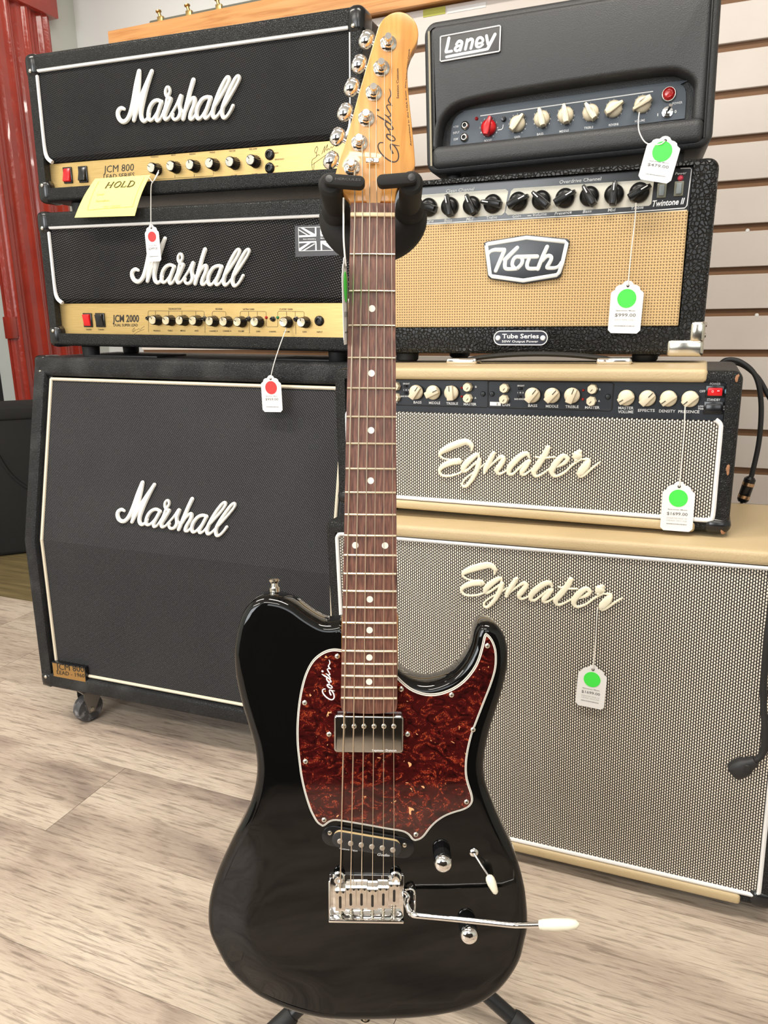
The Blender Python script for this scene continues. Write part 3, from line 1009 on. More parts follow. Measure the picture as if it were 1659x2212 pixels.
# script lettering, traced as strokes in the picture frame of the first head
SCRIPT_M = [
    [(178, 488, 30), (135, 482, 40), (100, 512, 44), (98, 556, 46), (128, 598, 46), (176, 610, 46), (222, 584, 46), (258, 520, 46), (288, 410, 48), (318, 250, 50), (346, 122, 46)],
    [(348, 124, 40), (346, 250, 44), (328, 420, 50), (306, 586, 40)],
    [(308, 580, 36), (345, 460, 46), (400, 330, 48), (458, 210, 46), (504, 112, 42)],
    [(502, 118, 36), (452, 255, 44), (414, 390, 46), (394, 500, 46), (404, 560, 44), (436, 584, 40), (474, 560, 34), (500, 510, 30)],
    [(642, 384, 36), (590, 374, 38), (540, 398, 40), (502, 452, 40), (488, 520, 40), (502, 566, 38), (540, 560, 32), (590, 500, 30), (628, 424, 32), (646, 382, 34)],
    [(644, 384, 38), (612, 470, 38), (592, 540, 38), (606, 570, 34), (640, 546, 28), (676, 470, 26)],
    [(650, 530, 24), (690, 440, 28), (712, 345, 30), (738, 285, 28), (724, 246, 28), (700, 248, 28), (684, 282, 28), (694, 322, 30), (730, 346, 34), (756, 352, 36), (720, 440, 40), (692, 510, 40), (708, 548, 36), (748, 524, 28), (785, 470, 24)],
    [(770, 490, 24), (830, 400, 28), (876, 314, 36), (880, 330, 40), (868, 400, 40), (884, 466, 40), (862, 520, 38), (818, 538, 34), (788, 518, 28), (796, 486, 24)],
    [(1014, 160, 46), (984, 262, 44), (952, 390, 42), (920, 526, 40)],
    [(900, 440, 20), (935, 470, 26), (978, 380, 30), (1026, 322, 36), (1048, 336, 38), (1040, 392, 40), (1010, 468, 40), (1008, 516, 38), (1042, 510, 30), (1084, 440, 26)],
    [(1232, 302, 36), (1182, 304, 38), (1130, 334, 40), (1090, 400, 40), (1078, 466, 40), (1100, 508, 38), (1140, 490, 32), (1190, 412, 30), (1234, 302, 34)],
    [(1234, 304, 38), (1202, 400, 38), (1178, 468, 38), (1192, 498, 34), (1230, 470, 28), (1268, 405, 26)],
    [(1262, 420, 26), (1330, 314, 30), (1398, 204, 30), (1432, 126, 30), (1414, 106, 32), (1380, 144, 34), (1330, 244, 38), (1284, 370, 40), (1270, 446, 40), (1292, 486, 38), (1330, 460, 30), (1372, 400, 26)],
    [(1368, 412, 26), (1440, 304, 30), (1508, 194, 30), (1546, 116, 30), (1532, 90, 32), (1496, 124, 34), (1440, 234, 38), (1392, 352, 40), (1378, 428, 40), (1402, 476, 38), (1440, 458, 32), (1478, 404, 32), (1500, 358, 34)]]
SCRIPT_E = [
    [(420, 182, 12), (428, 135, 34), (380, 96, 46), (300, 112, 54), (200, 150, 52), (122, 192, 38), (108, 228, 22), (150, 258, 14), (225, 268, 14)],
    [(292, 282, 50), (230, 290, 48), (150, 320, 42), (100, 358, 32), (94, 394, 24), (130, 424, 20), (200, 424, 18), (270, 406, 16), (332, 376, 14)],
    [(494, 262, 12), (482, 216, 28), (430, 248, 40), (370, 300, 46), (336, 344, 42), (340, 378, 30), (380, 362, 20), (440, 312, 18), (500, 268, 24)],
    [(496, 268, 34), (480, 332, 40), (440, 420, 36), (390, 490, 30), (346, 528, 24), (316, 514, 18), (332, 470, 15), (400, 412, 14), (470, 370, 14), (545, 308, 14)],
    [(636, 208, 34), (600, 270, 40), (556, 350, 40), (540, 396, 22)],
    [(556, 372, 14), (640, 290, 16), (706, 242, 30), (728, 268, 38), (690, 330, 42), (662, 370, 38), (682, 404, 22), (740, 380, 14), (795, 328, 14)],
    [(972, 252, 14), (950, 216, 34), (900, 230, 42), (830, 290, 46), (782, 350, 42), (776, 398, 30), (812, 404, 20), (870, 352, 18), (944, 288, 24)],
    [(968, 284, 34), (930, 342, 38), (896, 388, 36), (920, 410, 22), (980, 370, 14), (1030, 322, 14)],
    [(1144, 162, 38), (1110, 232, 44), (1050, 320, 46), (1010, 380, 40), (1030, 424, 24), (1090, 400, 14), (1165, 345, 14)],
    [(1030, 246, 14), (1110, 254, 18), (1204, 246, 14)],
    [(1226, 338, 14), (1288, 302, 28), (1318, 262, 30), (1280, 238, 36), (1222, 290, 46), (1184, 350, 44), (1176, 394, 36), (1210, 424, 22), (1290, 386, 18), (1360, 320, 16), (1440, 266, 14)],
    [(1424, 202, 36), (1410, 226, 66), (1396, 256, 52), (1392, 276, 26)],
    [(1440, 270, 12), (1498, 272, 28), (1482, 320, 54), (1436, 384, 54), (1432, 418, 36), (1480, 398, 20), (1540, 342, 16), (1604, 292, 12)]]


def fit2(A_, B_, a, b):
    """similarity taking picture points A_, B_ (y down) to local (u, v) a, b; returns conv(x, y) -> (u, v, scale)"""
    za, zb_ = complex(A_[0], -A_[1]), complex(B_[0], -B_[1])
    wa, wb = complex(*a), complex(*b)
    k = (wb - wa) / (zb_ - za)

    def conv(x, y):
        w = wa + k * (complex(x, -y) - za)
        return w.real, w.imag, abs(k)
    return conv


# price tags -------------------------------------------------------
def price_tag(name, label, face, w, tip, bot, wpx, price, dot, cord, lines=('', ''), turn=0.0, group='price tags', store=True, geo=None):
    """scalloped card tag in the plane y = w of a face; tip / bottom-centre in px; cord: list of (px, py, w)"""
    if geo:
        M0, hgt, wid = geo
        root = empty(name, M0)
    else:
        a, b = face.p(*tip, w), face.p(*bot, w)
        up = (a - b)
        hgt = up.length
        l_, r_ = face.p(bot[0] - wpx / 2, bot[1], w), face.p(bot[0] + wpx / 2, bot[1], w)
        wid = abs(r_.x - l_.x) / max(0.2, math.cos(R(turn)))
        ang = math.atan2(up.x, up.z)
        root = empty(name, face.M @ Matrix.Translation(a) @ Matrix.Rotation(R(turn), 4, 'Z') @ Matrix.Rotation(ang, 4, 'Y'))
    tag(root, label, 'price tag', group)
    h2 = wid / 2
    s1 = [(-h2 + 0.10 * wid, -hgt), (h2 - 0.10 * wid, -hgt), (h2, -hgt + 0.10 * wid), (h2, -0.27 * hgt), (h2 * 0.98, -0.22 * hgt), (h2 * 0.78, -0.175 * hgt), (h2 * 0.72, -0.12 * hgt),
          (h2 * 0.55, -0.085 * hgt), (h2 * 0.36, -0.075 * hgt), (h2 * 0.22, -0.02 * hgt), (h2 * 0.08, 0.0)]
    poly = s1 + [(-x, z) for x, z in reversed(s1[2:])] + []
    MB().prism(poly, lambda p, q, h: (p, h, q), 0.0006, 0.0).build('card', PAPER, root, smooth=False)
    MB().lathe([(0.0022, 0), (0.0022, 0.0003), (0, 0.0003)], (0, -0.0001, -0.10 * hgt), FRONT, 12).build('punched_hole', mat('hole_shadow', (0.05, 0.035, 0.03), 0.9), root)
    rd = 0.29 * wid
    if dot is not None:
        MB().lathe([(rd, 0), (rd, 0.0003), (0, 0.0003)], (0, -0.0002, -0.335 * hgt), FRONT, 32).build('round_sticker', dot, root, smooth=False)

    def line(txt, z, h, width, m_, bold=0.0):
        V, Fs, x0, x1, y0, y1 = text_geo(txt, bold)
        k = width * wid / (x1 - x0)
        mb_ = MB()
        mb_.add([((v.x - (x0 + x1) / 2) * k, -0.0003, z * -hgt + v.y * h * hgt / y1) for v in V], Fs)
        mb_.build('lettering', m_, root, smooth=False)
    if store:
        line('Spaceman Music', 0.575, 0.022, 0.60, INK_GREY, 0.012)
    line(price, 0.68, 0.062, 0.64, INK_GREY, 0.008)
    for i, t in enumerate(lines):
        if t:
            line(t, 0.755 + 0.05 * i, 0.030, 0.62, INK_PALE)
    # the small printed bar code as short dark ticks
    rg = random.Random(len(label))
    mb_ = MB()
    x = -0.31 * wid
    while x < 0.31 * wid:
        ww = rg.choice((0.006, 0.01, 0.016)) * wid
        mb_.box(x, x + ww, -0.0003, -0.0001, -0.868 * hgt, -0.850 * hgt)
        x += ww + rg.choice((0.008, 0.014)) * wid
    mb_.build('bar_code', INK_GREY, root, smooth=False)
    # cotton loop
    I = root.matrix_world.inverted() @ (Matrix() if geo else face.M)
    P = [I @ (Vector(c) if geo else face.p(*c)) for c in cord] + [Vector((0, -0.001, -0.10 * hgt))]
    P = [Vector(p) for p in catmull([tuple(p) for p in P], False, 5)]
    MB().tube(P, 0.0009, 6).build('cotton_loop', COTTON, root)
    return root

# ================================================================== left stack
# ---- slanted speaker cabinet on casters
CAB = amp_frame(-1.344, 1.1481, 0.0943, 3.186, -0.924)
FC = Face(CAB)
cab = empty('slant_speaker_cabinet', CAB)
tag(cab, 'black slanted speaker cabinet with a white script logo, standing on casters', 'speaker cabinet')
CW, CH, CHB, CS, CD = 0.77, 0.7416, 0.3524, 0.0916, 0.365
PT = 0.030
side = [(0.0, 0.0), (CD, 0.0), (CD, CH), (CS, CH), (0.0, CHB)]
for x0_ in (0.0, CW - PT):
    MB().prism([(a, b) for a, b in side], lambda a, b, h, x0_=x0_: (h, a, b), x0_, x0_ + PT, 0.005, 2, True).build('side_panel', TOLEX_WORN, cab)
MB().box(0.004, CW - 0.004, CS - 0.006, CD, CH - 0.040, CH + 0.001, 0.010, 3).build('top_panel', TOLEX_WORN, cab)
MB().box(0.004, CW - 0.004, -0.001, CD, 0.0, 0.034, 0.006, 3).build('bottom_panel', TOLEX_WORN, cab)
MB().box(PT - 0.002, CW - PT + 0.002, CD - 0.02, CD - 0.002, 0.03, CH - 0.03).build('back_panel', BLACK_MATT, cab)
# baffles: lower upright, upper leaning back
REC = 0.012
gx0, gx1, gz0, gz1 = 0.040, CW - 0.040, 0.040, CH - 0.046
sl = CS / (CH - CHB)


def cab_front(z):
    return REC + max(0.0, z - CHB) * sl


for nm, za, zb_ in (('grille_cloth', gz0, CHB), ('grille_cloth', CHB, gz1)):
    ya, yb = cab_front(za), cab_front(zb_)
    V = [(gx0, ya, za), (gx1, ya, za), (gx1, yb, zb_), (gx0, yb, zb_), (gx0, ya + 0.02, za), (gx1, ya + 0.02, za), (gx1, yb + 0.02, zb_), (gx0, yb + 0.02, zb_)]
    MB().add(V, [[0, 1, 2, 3], [7, 6, 5, 4], [0, 4, 5, 1], [1, 5, 6, 2], [2, 6, 7, 3], [3, 7, 4, 0]]).build(nm, M_['twill_speaker_cloth'], cab, smooth=False)
for x0_, x1_ in ((PT - 0.001, gx0), (gx1, CW - PT + 0.001)):
    P = [(cab_front(0) + 0.002, 0.034), (CD - 0.03, 0.034), (CD - 0.03, CH - 0.04), (cab_front(CH - 0.04) + 0.002, CH - 0.04), (cab_front(CHB) + 0.002, CHB)]
    MB().prism(P, lambda a, b, h: (h, a, b), x0_, x1_).build('inner_edge', BLACK_MATT, cab, smooth=False)
pp = [(gx0, cab_front(z) - 0.001, z) for z in (gz0, CHB, gz1)] + [(gx1, cab_front(z) - 0.001, z) for z in (gz1, CHB, gz0)]
for a, b in ((0, 1), (1, 2), (2, 3), (3, 4), (4, 5), (5, 0)):
    MB().cyl(pp[a], pp[b], 0.0036, 8).build('piping', PIPING_AGED, cab)
for x_, sx in ((0, 1), (CW, -1)):
    corner_cap(cab, x_, 0, sx, 1, wx=0.034, wz=0.036)
    o_ = MB().box(*sorted((x_ - sx * 0.003, x_ + sx * 0.034)), CS - 0.004, CS + 0.05, CH - 0.044, CH + 0.004, 0.011, 4).build('corner_cap', BLACK_PL, cab)
    screw(o_, Vector((x_ + sx * 0.017, CS - 0.004, CH - 0.03)), 0.004)
# script logo on the upper baffle
axu = Matrix.Translation((0, cab_front(CHB), CHB)) @ Matrix.Rotation(-math.atan(sl), 4, 'X')
FU = Face(CAB @ axu)
ub = empty('logo_base', Matrix())
ub.parent = cab
ub.matrix_local = axu
bpy.data.objects.remove(ub)
conv0 = None


def script_logo(parent, face, aA, aB, w, items, A_, B_, width, material, M=None, depth=0.0045, lift=0.003, name='script_logo'):
    cv = fit2(A_, B_, face.uv(*aA, w), face.uv(*aB, w))
    fat = 1.32 if items is SCRIPT_E else 1.08
    items = [[(p[0], p[1], p[2] * fat) for p in it] for it in items]
    mb = face.strokes(name, items, cv, w, material, parent, width, depth, lift, build=False)
    if M is not None:
        mb.v = [tuple(M @ Vector(v)) for v in mb.v]
    return mb.build(name, material, parent)


MA, MBp = (95, 555), (1548, 100)
script_logo(cab, FU, (256.0, 1112.5), (510.5, 1090.0), 0.0, SCRIPT_M, MA, MBp, 40, LOGO, axu)
# model plate
P4 = [FC.p(117.0, 1426, REC - 0.004), FC.p(188, 1436, REC - 0.004), FC.p(187.5, 1469.5, REC - 0.004), FC.p(118.5, 1458, REC - 0.004)]
xa, xb, za, zb_ = P4[0].x, P4[1].x, P4[3].z, P4[0].z
pl = MB().box(xa, xb, REC - 0.012, REC, za, zb_, 0.001).build('model_plate', BLACK_PL, cab)
MB().box(xa + 0.002, xb - 0.0015, REC - 0.0125, REC - 0.0118, za + 0.0015, zb_ - 0.0025).build('plate_face', mat('bronze_plate', (0.42, 0.24, 0.08), 0.4, 0.6), pl, smooth=False)
wp = REC - 0.0127
FC.text('lettering', 'JCM 800', (122, 1445.5), (182, 1452.5), 12.5, wp, INK, pl)
FC.text('lettering', 'LEAD - 1960', (123.5, 1456.0), (183, 1464.0), 8.0, wp, INK, pl)
# casters
for cx, cy, yaw in ((0.098, 0.055, -20), (CW - 0.09, 0.06, 15), (0.098, CD - 0.06, 30), (CW - 0.09, CD - 0.06, -40)):
    zb0 = -(0.0943 + cx * math.sin(R(-0.924)))   # floor level in cabinet coordinates
    Mc = Matrix.Translation((cx, cy, 0)) @ Matrix.Rotation(R(yaw), 4, 'Z')
    c_ = MB().box(-0.032, 0.032, -0.03, 0.03, -0.004, 0, 0.001, 1, Mc).cyl(Mc @ Vector((0, 0, -0.012)), Mc @ Vector((0, 0, -0.004)), 0.02, 18).build('caster', STEEL, cab)
    wr = 0.034
    zc = zb0 + wr
    mbc = MB()
    for s_ in (-1, 1):
        P = [(-0.022, -0.012), (0.022, -0.012), (0.020, -0.03), (0.000, zc - 0.008), (-0.014, zc - 0.008), (-0.022, -0.03)]
        mbc.prism(P, lambda a, b, h, s_=s_: Mc @ Vector((s_ * h, a - 0.012, b)), 0.0145, 0.0165)
    mbc.box(-0.0165, 0.0165, -0.036, 0.012, -0.015, -0.012, M=Mc)
    mbc.build('caster_fork', mat('dull_steel', (0.30, 0.29, 0.28), 0.35, 1.0), c_)
    MB().lathe([(wr * 0.55, -0.0125), (wr * 0.86, -0.0125), (wr * 0.97, -0.008), (wr, 0), (wr * 0.97, 0.008), (wr * 0.86, 0.0125), (wr * 0.55, 0.0125)], Mc @ Vector((0, -0.019, zc)), Mc.to_3x3() @ Vector((1, 0, 0)), 28).build('caster_wheel', TYRE, c_)
    MB().cyl(Mc @ Vector((-0.019, -0.019, zc)), Mc @ Vector((0.019, -0.019, zc)), 0.005, 10).build('axle', NICKEL, c_)
for a, b in ((0.09, 0.28), (0.55, 0.70)):
    MB().box(a, b, CS + 0.05, CS + 0.16, CH, CH + 0.004, 0.001).build('foot_cup_plate', BLACK_MATT, cab)
for px, py, s_ in ((208, 1502, 0.006), (480, 1566, 0.012), (560, 1590, 0.008)):
    q = FC.p(px, py, -0.001)
    if 0.004 < q.z < 0.03:
        MB().lathe([(s_, 0), (s_ * 0.8, 0.0006), (0, 0.0008)], q, FRONT, 9).build('scuff', mat('pale_scuff', (0.45, 0.47, 0.48), 0.8), cab)


def head_cabinet(name, label, frame, W_, H_, D_, rec, feet, panel_z, cloth, cab_top=0.0):
    """black vinyl head: shell, piping, cloth front above a gold control panel"""
    root = empty(name, frame)
    tag(root, label, 'amplifier head')
    shell(W_, H_, D_, 0.018, 0.022, 0.022, 0.026, 0.028, rec + 0.004, fr=0.007, material=TOLEX, parent=root)
    z0_, z1_ = panel_z
    # cloth baffle with softly rounded lower edge
    x0_, x1_ = 0.022, W_ - 0.022
    L = []
    for y, z in ((rec + 0.006, z1_ + 0.002), (rec - 0.0035, z1_ + 0.0015), (rec - 0.009, z1_ + 0.010), (rec - 0.010, z1_ + 0.02), (rec - 0.010, H_ - 0.028), (rec + 0.006, H_ - 0.028)):
        L.append([(x0_, y, z), (x1_, y, z)])
    mb = MB()
    for k in range(len(L) - 1):
        mb.add([L[k][0], L[k][1], L[k + 1][1], L[k + 1][0]], [[0, 1, 2, 3]])
    for xx in (x0_, x1_):
        mb.add([(xx, y[0][1], y[0][2]) for y in L], [list(range(len(L)))])
    mb.build('grille_cloth', M_[cloth], root, angle=60)
    # piping: top and both sides, curling in at the panel
    xa_, xb_, zt = 0.0225, W_ - 0.0225, H_ - 0.0295
    P = [(xa_ + 0.018, z1_ + 0.001), (xa_ + 0.006, z1_ + 0.010), (xa_ + 0.001, z1_ + 0.028), (xa_, z1_ + 0.06)]
    left = catmull(P, False, 5) + [(xa_, zt - 0.004), (xa_ + 0.004, zt)]
    right = [(W_ - a, b) for a, b in reversed(left)]
    MB().tube([(a, rec - 0.012, b) for a, b in left + right], 0.0042, 8).build('piping', PIPING, root)
    MB().box(0.021, W_ - 0.021, rec - 0.001, rec + 0.003, z0_, z1_).build('control_panel', M_['gold_panel'], root, smooth=False)
    for x_, sx in ((0, 1), (W_, -1)):
        for z_, sz in ((0, 1), (H_, -1)):
            corner_cap(root, x_, z_, sx, sz)
    for i, (fx, fy) in enumerate(((0.075, 0.04), (W_ - 0.075, 0.04), (0.075, D_ - 0.04), (W_ - 0.075, D_ - 0.04))):
        rubber_foot(root, fx, fy, 0.0, feet[i % 2], 0.019)
    return root


# ---- lower head (second from the top of the left stack)
H2 = amp_frame(-1.3185, 1.2707, 0.8594, 2.084, -1.172)
F2 = Face(H2)
W2, HH2 = 0.7472, 0.2732
RC2 = 0.018
p0, p1 = F2.p(140, 724.5, RC2), F2.p(134, 656, RC2)
h2 = head_cabinet('amplifier_head', 'black amplifier head with gold panel of ten knobs and a flag sticker', H2, W2, HH2, 0.215, RC2, (0.0225, 0.0215), (p0.z, p1.z), 'dotted_black_cloth')
script_logo(h2, F2, (287.5, 595.5), (541.0, 541.5), RC2 - 0.010, SCRIPT_M, MA, MBp, 40, LOGO)
wp = RC2 - 0.001
for px, py in ((328.7, 691.5), (357.6, 692.4), (386.6, 692.4), (415.5, 692.8), (451.6, 694), (481.5, 694.8), (511.8, 695.3), (549, 695.3), (611.7, 696), (650, 696.3)):
    fluted_knob(h2, F2.p(px, py, wp - 0.020), 0.020, 0.0098, mat('gold_cap', (0.80, 0.68, 0.48), 0.25, 1.0))
for px, py in ((322, 687.6), (442.5, 688.6), (538, 689), (590, 689), (640.5, 689.5)):
    MB().lathe([(0.0052, 0), (0.0052, 0.002), (0.0034, 0.003), (0.0034, 0.008), (0.0025, 0.0085), (0, 0.006)], F2.p(px, py, wp), FRONT, 16).build('push_button', BLACK_PL, h2)
led(h2, F2.p(575.4, 686, wp), 0.0026, LED_RED)
led(h2, F2.p(600, 686, wp), 0.0026, LED_GREEN)
jack(h2, F2.p(690, 693, wp), 0.0098, BLACK_PL)
rocker(h2, F2.p(190.5, 691.5, wp), 0.0225, 0.0295, RED_ROCK, 10)
rocker(h2, F2.p(217.5, 691.5, wp), 0.0235, 0.0295, BLACK_PL, 10)
F2.text('lettering', 'JCM 2000', (243.4, 695.3), (301, 695.3), 14.8, wp, INK, h2, bold=0.022, shear=0.12)
F2.text('lettering', 'DUAL SUPER LEAD', (246, 705), (298, 705), 5.6, wp, INK, h2, bold=0.01)
for t, cx, y, wd, hh in (('PRESENCE', 339.3, 716, 15, 3.3), ('TREBLE', 367.5, 716, 11, 3.3), ('MIDDLE', 395.5, 716, 11, 3.3), ('BASS', 425, 716, 8, 3.3), ('CHANNEL B', 461, 716.8, 18, 3.3), ('CHANNEL A', 490.5, 716.8, 18, 3.3),
                         ('VOLUME', 521, 717, 13, 3.3), ('GAIN', 557.7, 717.5, 9, 3.3), ('CHANNEL', 589, 718, 16, 3.3), ('VOLUME', 619.5, 718.3, 13.5, 3.3), ('GAIN', 657.8, 718.5, 9, 3.3), ('INPUT', 690.8, 719, 12.5, 3.8),
                         ('EQUALISATION', 378, 669, 27, 3.8), ('REVERB', 473.3, 669.5, 14.5, 4), ('ULTRA GAIN', 537, 670, 24, 4), ('CLASSIC GAIN', 618, 670, 28.5, 4), ('POWER', 192.5, 713.5, 11, 2.8), ('STANDBY', 219, 713.5, 13, 2.8), ('50 W', 690, 732, 9, 3)):
    F2.text('lettering', t, (cx - wd / 2, y), (cx + wd / 2, y), hh, wp, INK, h2, bold=0.006)
for L in ([(320, 684), (320, 674), (322, 671.5), (439, 672), (441, 674), (441, 686)], [(336, 684), (336, 672)], [(364.5, 684), (364.5, 672)], [(393, 684), (393, 672)], [(423, 684), (423, 672)],
          [(458.5, 684), (458.5, 675), (460.5, 672.5), (486, 673), (488, 675), (488, 684)], [(519, 684), (519, 675), (521, 672.5), (573, 673), (575, 675), (575, 684)], [(537, 684), (537, 673)], [(556, 684), (556, 673)],
          [(600, 682), (600, 675), (602, 672.5), (655, 673), (657, 675), (657, 684)], [(619, 684), (619, 673)], [(638, 684), (638, 673)], [(575.5, 690), (575.5, 704), (577.5, 706), (598.5, 706), (600.5, 704), (600.5, 690)],
          [(321, 692), (321, 717)], [(443, 692), (443, 719)], [(539, 693), (539, 720)], [(639, 694), (639, 722)]):
    thin(h2, F2, L, wp, INK, 0.0007)
F2.strokes('signature', [[(820, 345), (805, 330), (835, 300), (815, 350), (850, 320)], [(860, 325), (880, 310), (895, 320), (920, 300), (945, 285)], [(825, 378), (870, 345), (940, 318)]],
           lambda x, y: (*F2.uv(130 + x / 5.184, 650 + y / 5.184, wp), 0.00018), wp, INK, h2, 3.5, 0.0002, 0.0001, seg=4, n=3)
# flag sticker
ws = RC2 - 0.0103


def quad(face, pts, w, material, name, parent, th=0.0003):
    P = [face.p(x, y, w) for x, y in pts]
    n_ = len(P)
    mb = MB()
    mb.add([p + FRONT * th for p in P] + [tuple(p) for p in P], [list(range(n_))] + [[i, (i + 1) % n_, n_ + (i + 1) % n_, n_ + i] for i in range(n_)])
    return mb.build(name, material, parent, smooth=False)


def fz(x, y):
    return (640 + x / 8.192, 470 + y / 8.192)


stk = quad(F2, [fz(-25, 145), fz(840, 110), fz(850, 660), fz(-15, 700)], ws, mat('dark_sticker_film', (0.035, 0.033, 0.036), 0.35, bump=('noise', 900, 0.3, 0.0004)), 'flag_sticker', h2)
ww_ = ws - 0.0004
fl_items = [[(40, 318), (355, 304), (355, 336), (40, 350)], [(430, 300), (748, 290), (748, 322), (430, 334)], [(40, 428), (355, 414), (355, 442), (42, 455)], [(430, 412), (748, 402), (748, 432), (430, 440)],
            [(330, 172), (355, 170), (357, 304), (330, 306)], [(425, 168), (450, 167), (450, 300), (425, 302)], [(335, 440), (358, 440), (362, 580), (338, 580)], [(430, 440), (456, 440), (460, 578), (434, 578)],
            [(75, 182), (125, 180), (330, 292), (330, 306), (262, 308)], [(42, 205), (42, 226), (185, 310), (215, 310)], [(455, 298), (545, 225), (556, 236), (488, 296)], [(500, 296), (600, 245), (622, 262), (560, 292)],
            [(48, 575), (48, 548), (200, 452), (262, 446), (75, 585)], [(100, 588), (325, 455), (325, 474), (140, 588)], [(455, 446), (525, 442), (748, 560), (748, 578), (650, 578), (470, 470)], [(560, 440), (590, 438), (748, 530), (748, 552)]]
for it in fl_items:
    quad(F2, [fz(*p) for p in it], ww_, WHITE_INK, 'flag_stripe', stk)
for a, b in (((38, 178), (752, 160)), ((752, 160), (750, 578)), ((750, 578), (50, 590)), ((50, 590), (38, 178))):
    thin(stk, F2, [fz(*a), fz(*b)], ww_, WHITE_INK, 0.0009, 'flag_border')
F2.text('lettering', 'Made in ENGLAND by', fz(125, 392), fz(350, 388), 2.4, ww_, WHITE_INK, stk, bold=0.01)
F2.text('lettering', 'Marshall Amplification', fz(430, 376), fz(728, 368), 2.8, ww_, WHITE_INK, stk, bold=0.01)

# ---- upper head
H1 = amp_frame(-1.3323, 1.3025, 1.1589, 1.402, -1.2556)
F1 = Face(H1)
W1, HH1 = 0.7496, 0.2807
RC1 = 0.018
p0, p1 = F1.p(116, 409, RC1), F1.p(112, 355, RC1)
h1 = head_cabinet('amplifier_head', 'black amplifier head with gold panel of six knobs, topmost of the left stack', H1, W1, HH1, 0.215, RC1, (0.0255, 0.0262), (p0.z, p1.z), 'fine_black_cloth')
for p_ in (0,):
    script_logo(h1, F1, (240 + 95 / 5.53, 150 + 555 / 5.53), (240 + 1548 / 5.53, 150 + 100 / 5.53), RC1 - 0.010, SCRIPT_M, MA, MBp, 40, LOGO)
wp = RC1 - 0.001
for px, py in ((325.7, 362), (367, 358), (409, 355.5), (451, 352), (495, 349), (540, 345)):
    fluted_knob(h1, F1.p(px, py, wp - 0.021), 0.021, 0.0102)
for px, py in ((583, 334), (583, 363)):
    jack(h1, F1.p(px, py, wp), 0.0098, BLACK_PL)
rocker(h1, F1.p(147.5, 379, wp), 0.0225, 0.032, RED_ROCK, -14)
rocker(h1, F1.p(180.5, 377, wp), 0.0225, 0.032, BLACK_PL, -14)
F1.text('lettering', 'JCM 800', (223.5, 373.3), (290, 368.5), 15, wp, INK, h1, shear=0.15)
F1.text('lettering', 'LEAD SERIES', (223.5, 387.0), (291, 382.0), 9.5, wp, INK, h1, shear=0.15)
for t, cx, y, wd, hh in (('PRESENCE', 334, 340.5, 16, 3.2), ('BASS', 375, 336.5, 9, 3.2), ('MIDDLE', 416, 334.5, 13, 3.2), ('TREBLE', 458.5, 331, 12.5, 3.2), ('MASTER', 502, 328, 14, 3.6), ('PRE-AMP', 547, 324, 17, 3.6),
                         ('VOLUME', 505.5, 381, 13, 3.4), ('VOLUME', 550, 378, 13, 3.4), ('HIGH', 597.5, 332, 8, 3.4), ('SENSITIVITY', 604, 346, 21, 3.4), ('LOW', 597.5, 361, 8, 3.4), ('POWER', 151, 406, 11, 2.4), ('STANDBY', 182, 404, 12, 2.4)):
    F1.text('lettering', t, (cx - wd / 2, y + 0.4), (cx + wd / 2, y - 0.7), hh, wp, INK, h1)
thin(h1, F1, [(338, 382), (338, 387.5), (461, 380), (461, 372)], wp, INK, 0.0007)
thin(h1, F1, [(378, 379), (378, 385)], wp, INK, 0.0007)
thin(h1, F1, [(419.5, 376), (419.5, 382.5)], wp, INK, 0.0007)
F1.strokes('signature', [[(1390, 125), (1365, 165), (1375, 200), (1400, 150), (1385, 130)], [(1385, 195), (1380, 240), (1340, 270), (1335, 330), (1350, 385), (1362, 300)], [(1335, 325), (1440, 250), (1560, 165)],
                         [(1380, 240), (1400, 215), (1418, 222)], [(1440, 210), (1475, 120), (1462, 195), (1502, 105), (1490, 172), (1510, 150), (1518, 162), (1540, 130), (1548, 146), (1578, 105)]],
           lambda x, y: (*F1.uv(400 + x / 4.879, 290 + y / 4.879, wp), 0.00021), wp, INK, h1, 4.5, 0.0002, 0.0001, seg=4, n=3)

# ================================================================== right stack
# ---- cream and black 2x12 style cabinet
EC = amp_frame(-0.5495, 1.0855, 0.017, -0.255, 1.2186)
FE = Face(EC)
ec = empty('speaker_cabinet', EC)
tag(ec, 'cream and black speaker cabinet with ivory checked grille and cream script logo', 'speaker cabinet')
EW, EH, ED = 0.7214, 0.5576, 0.30
shell(EW, EH, ED, 0.012, 0.018, 0.018, 0.016, 0.019, 0.012, fr=0.008, material=TOLEX, parent=ec)
MB().box(0.048, EW - 0.014, -0.0025, ED - 0.01, EH - 0.019, EH + 0.0022, 0.007, 4).build('top_cover', CREAM_VINYL, ec)
q0 = FE.p(1604, 1950, 0)
MB().box(0.035, EW - 0.045, -0.004, 0.02, -0.0015, 0.0155, 0.005, 3).build('bottom_rail', CREAM_VINYL, ec)
MB().box(0.020, EW - 0.020, 0.003, 0.012, 0.018, EH - 0.020).build('grille_cloth', M_['ivory_oval_cloth'], ec, smooth=False)
piping(ec, 0.0205, EW - 0.0205, 0.0185, EH - 0.0215, 0.010, 0.002, 0.0034, PIPING)
EA, EB = (85, 400), (1604, 292)
script_logo(ec, FE, (980 + 72 / 4.254, 1200 + 330 / 4.254), (980 + 1552 / 4.254, 1200 + 384 / 4.254), 0.003, SCRIPT_E, EA, EB, 30, LOGO_CREAM, depth=0.002, lift=0.003)
for fx, fy in ((0.06, 0.05), (EW - 0.06, 0.05), (0.06, ED - 0.05), (EW - 0.06, ED - 0.05)):
    rubber_foot(ec, fx, fy, 0.002, 0.017 + 0.002 + fx * math.sin(R(1.2186)), 0.018)
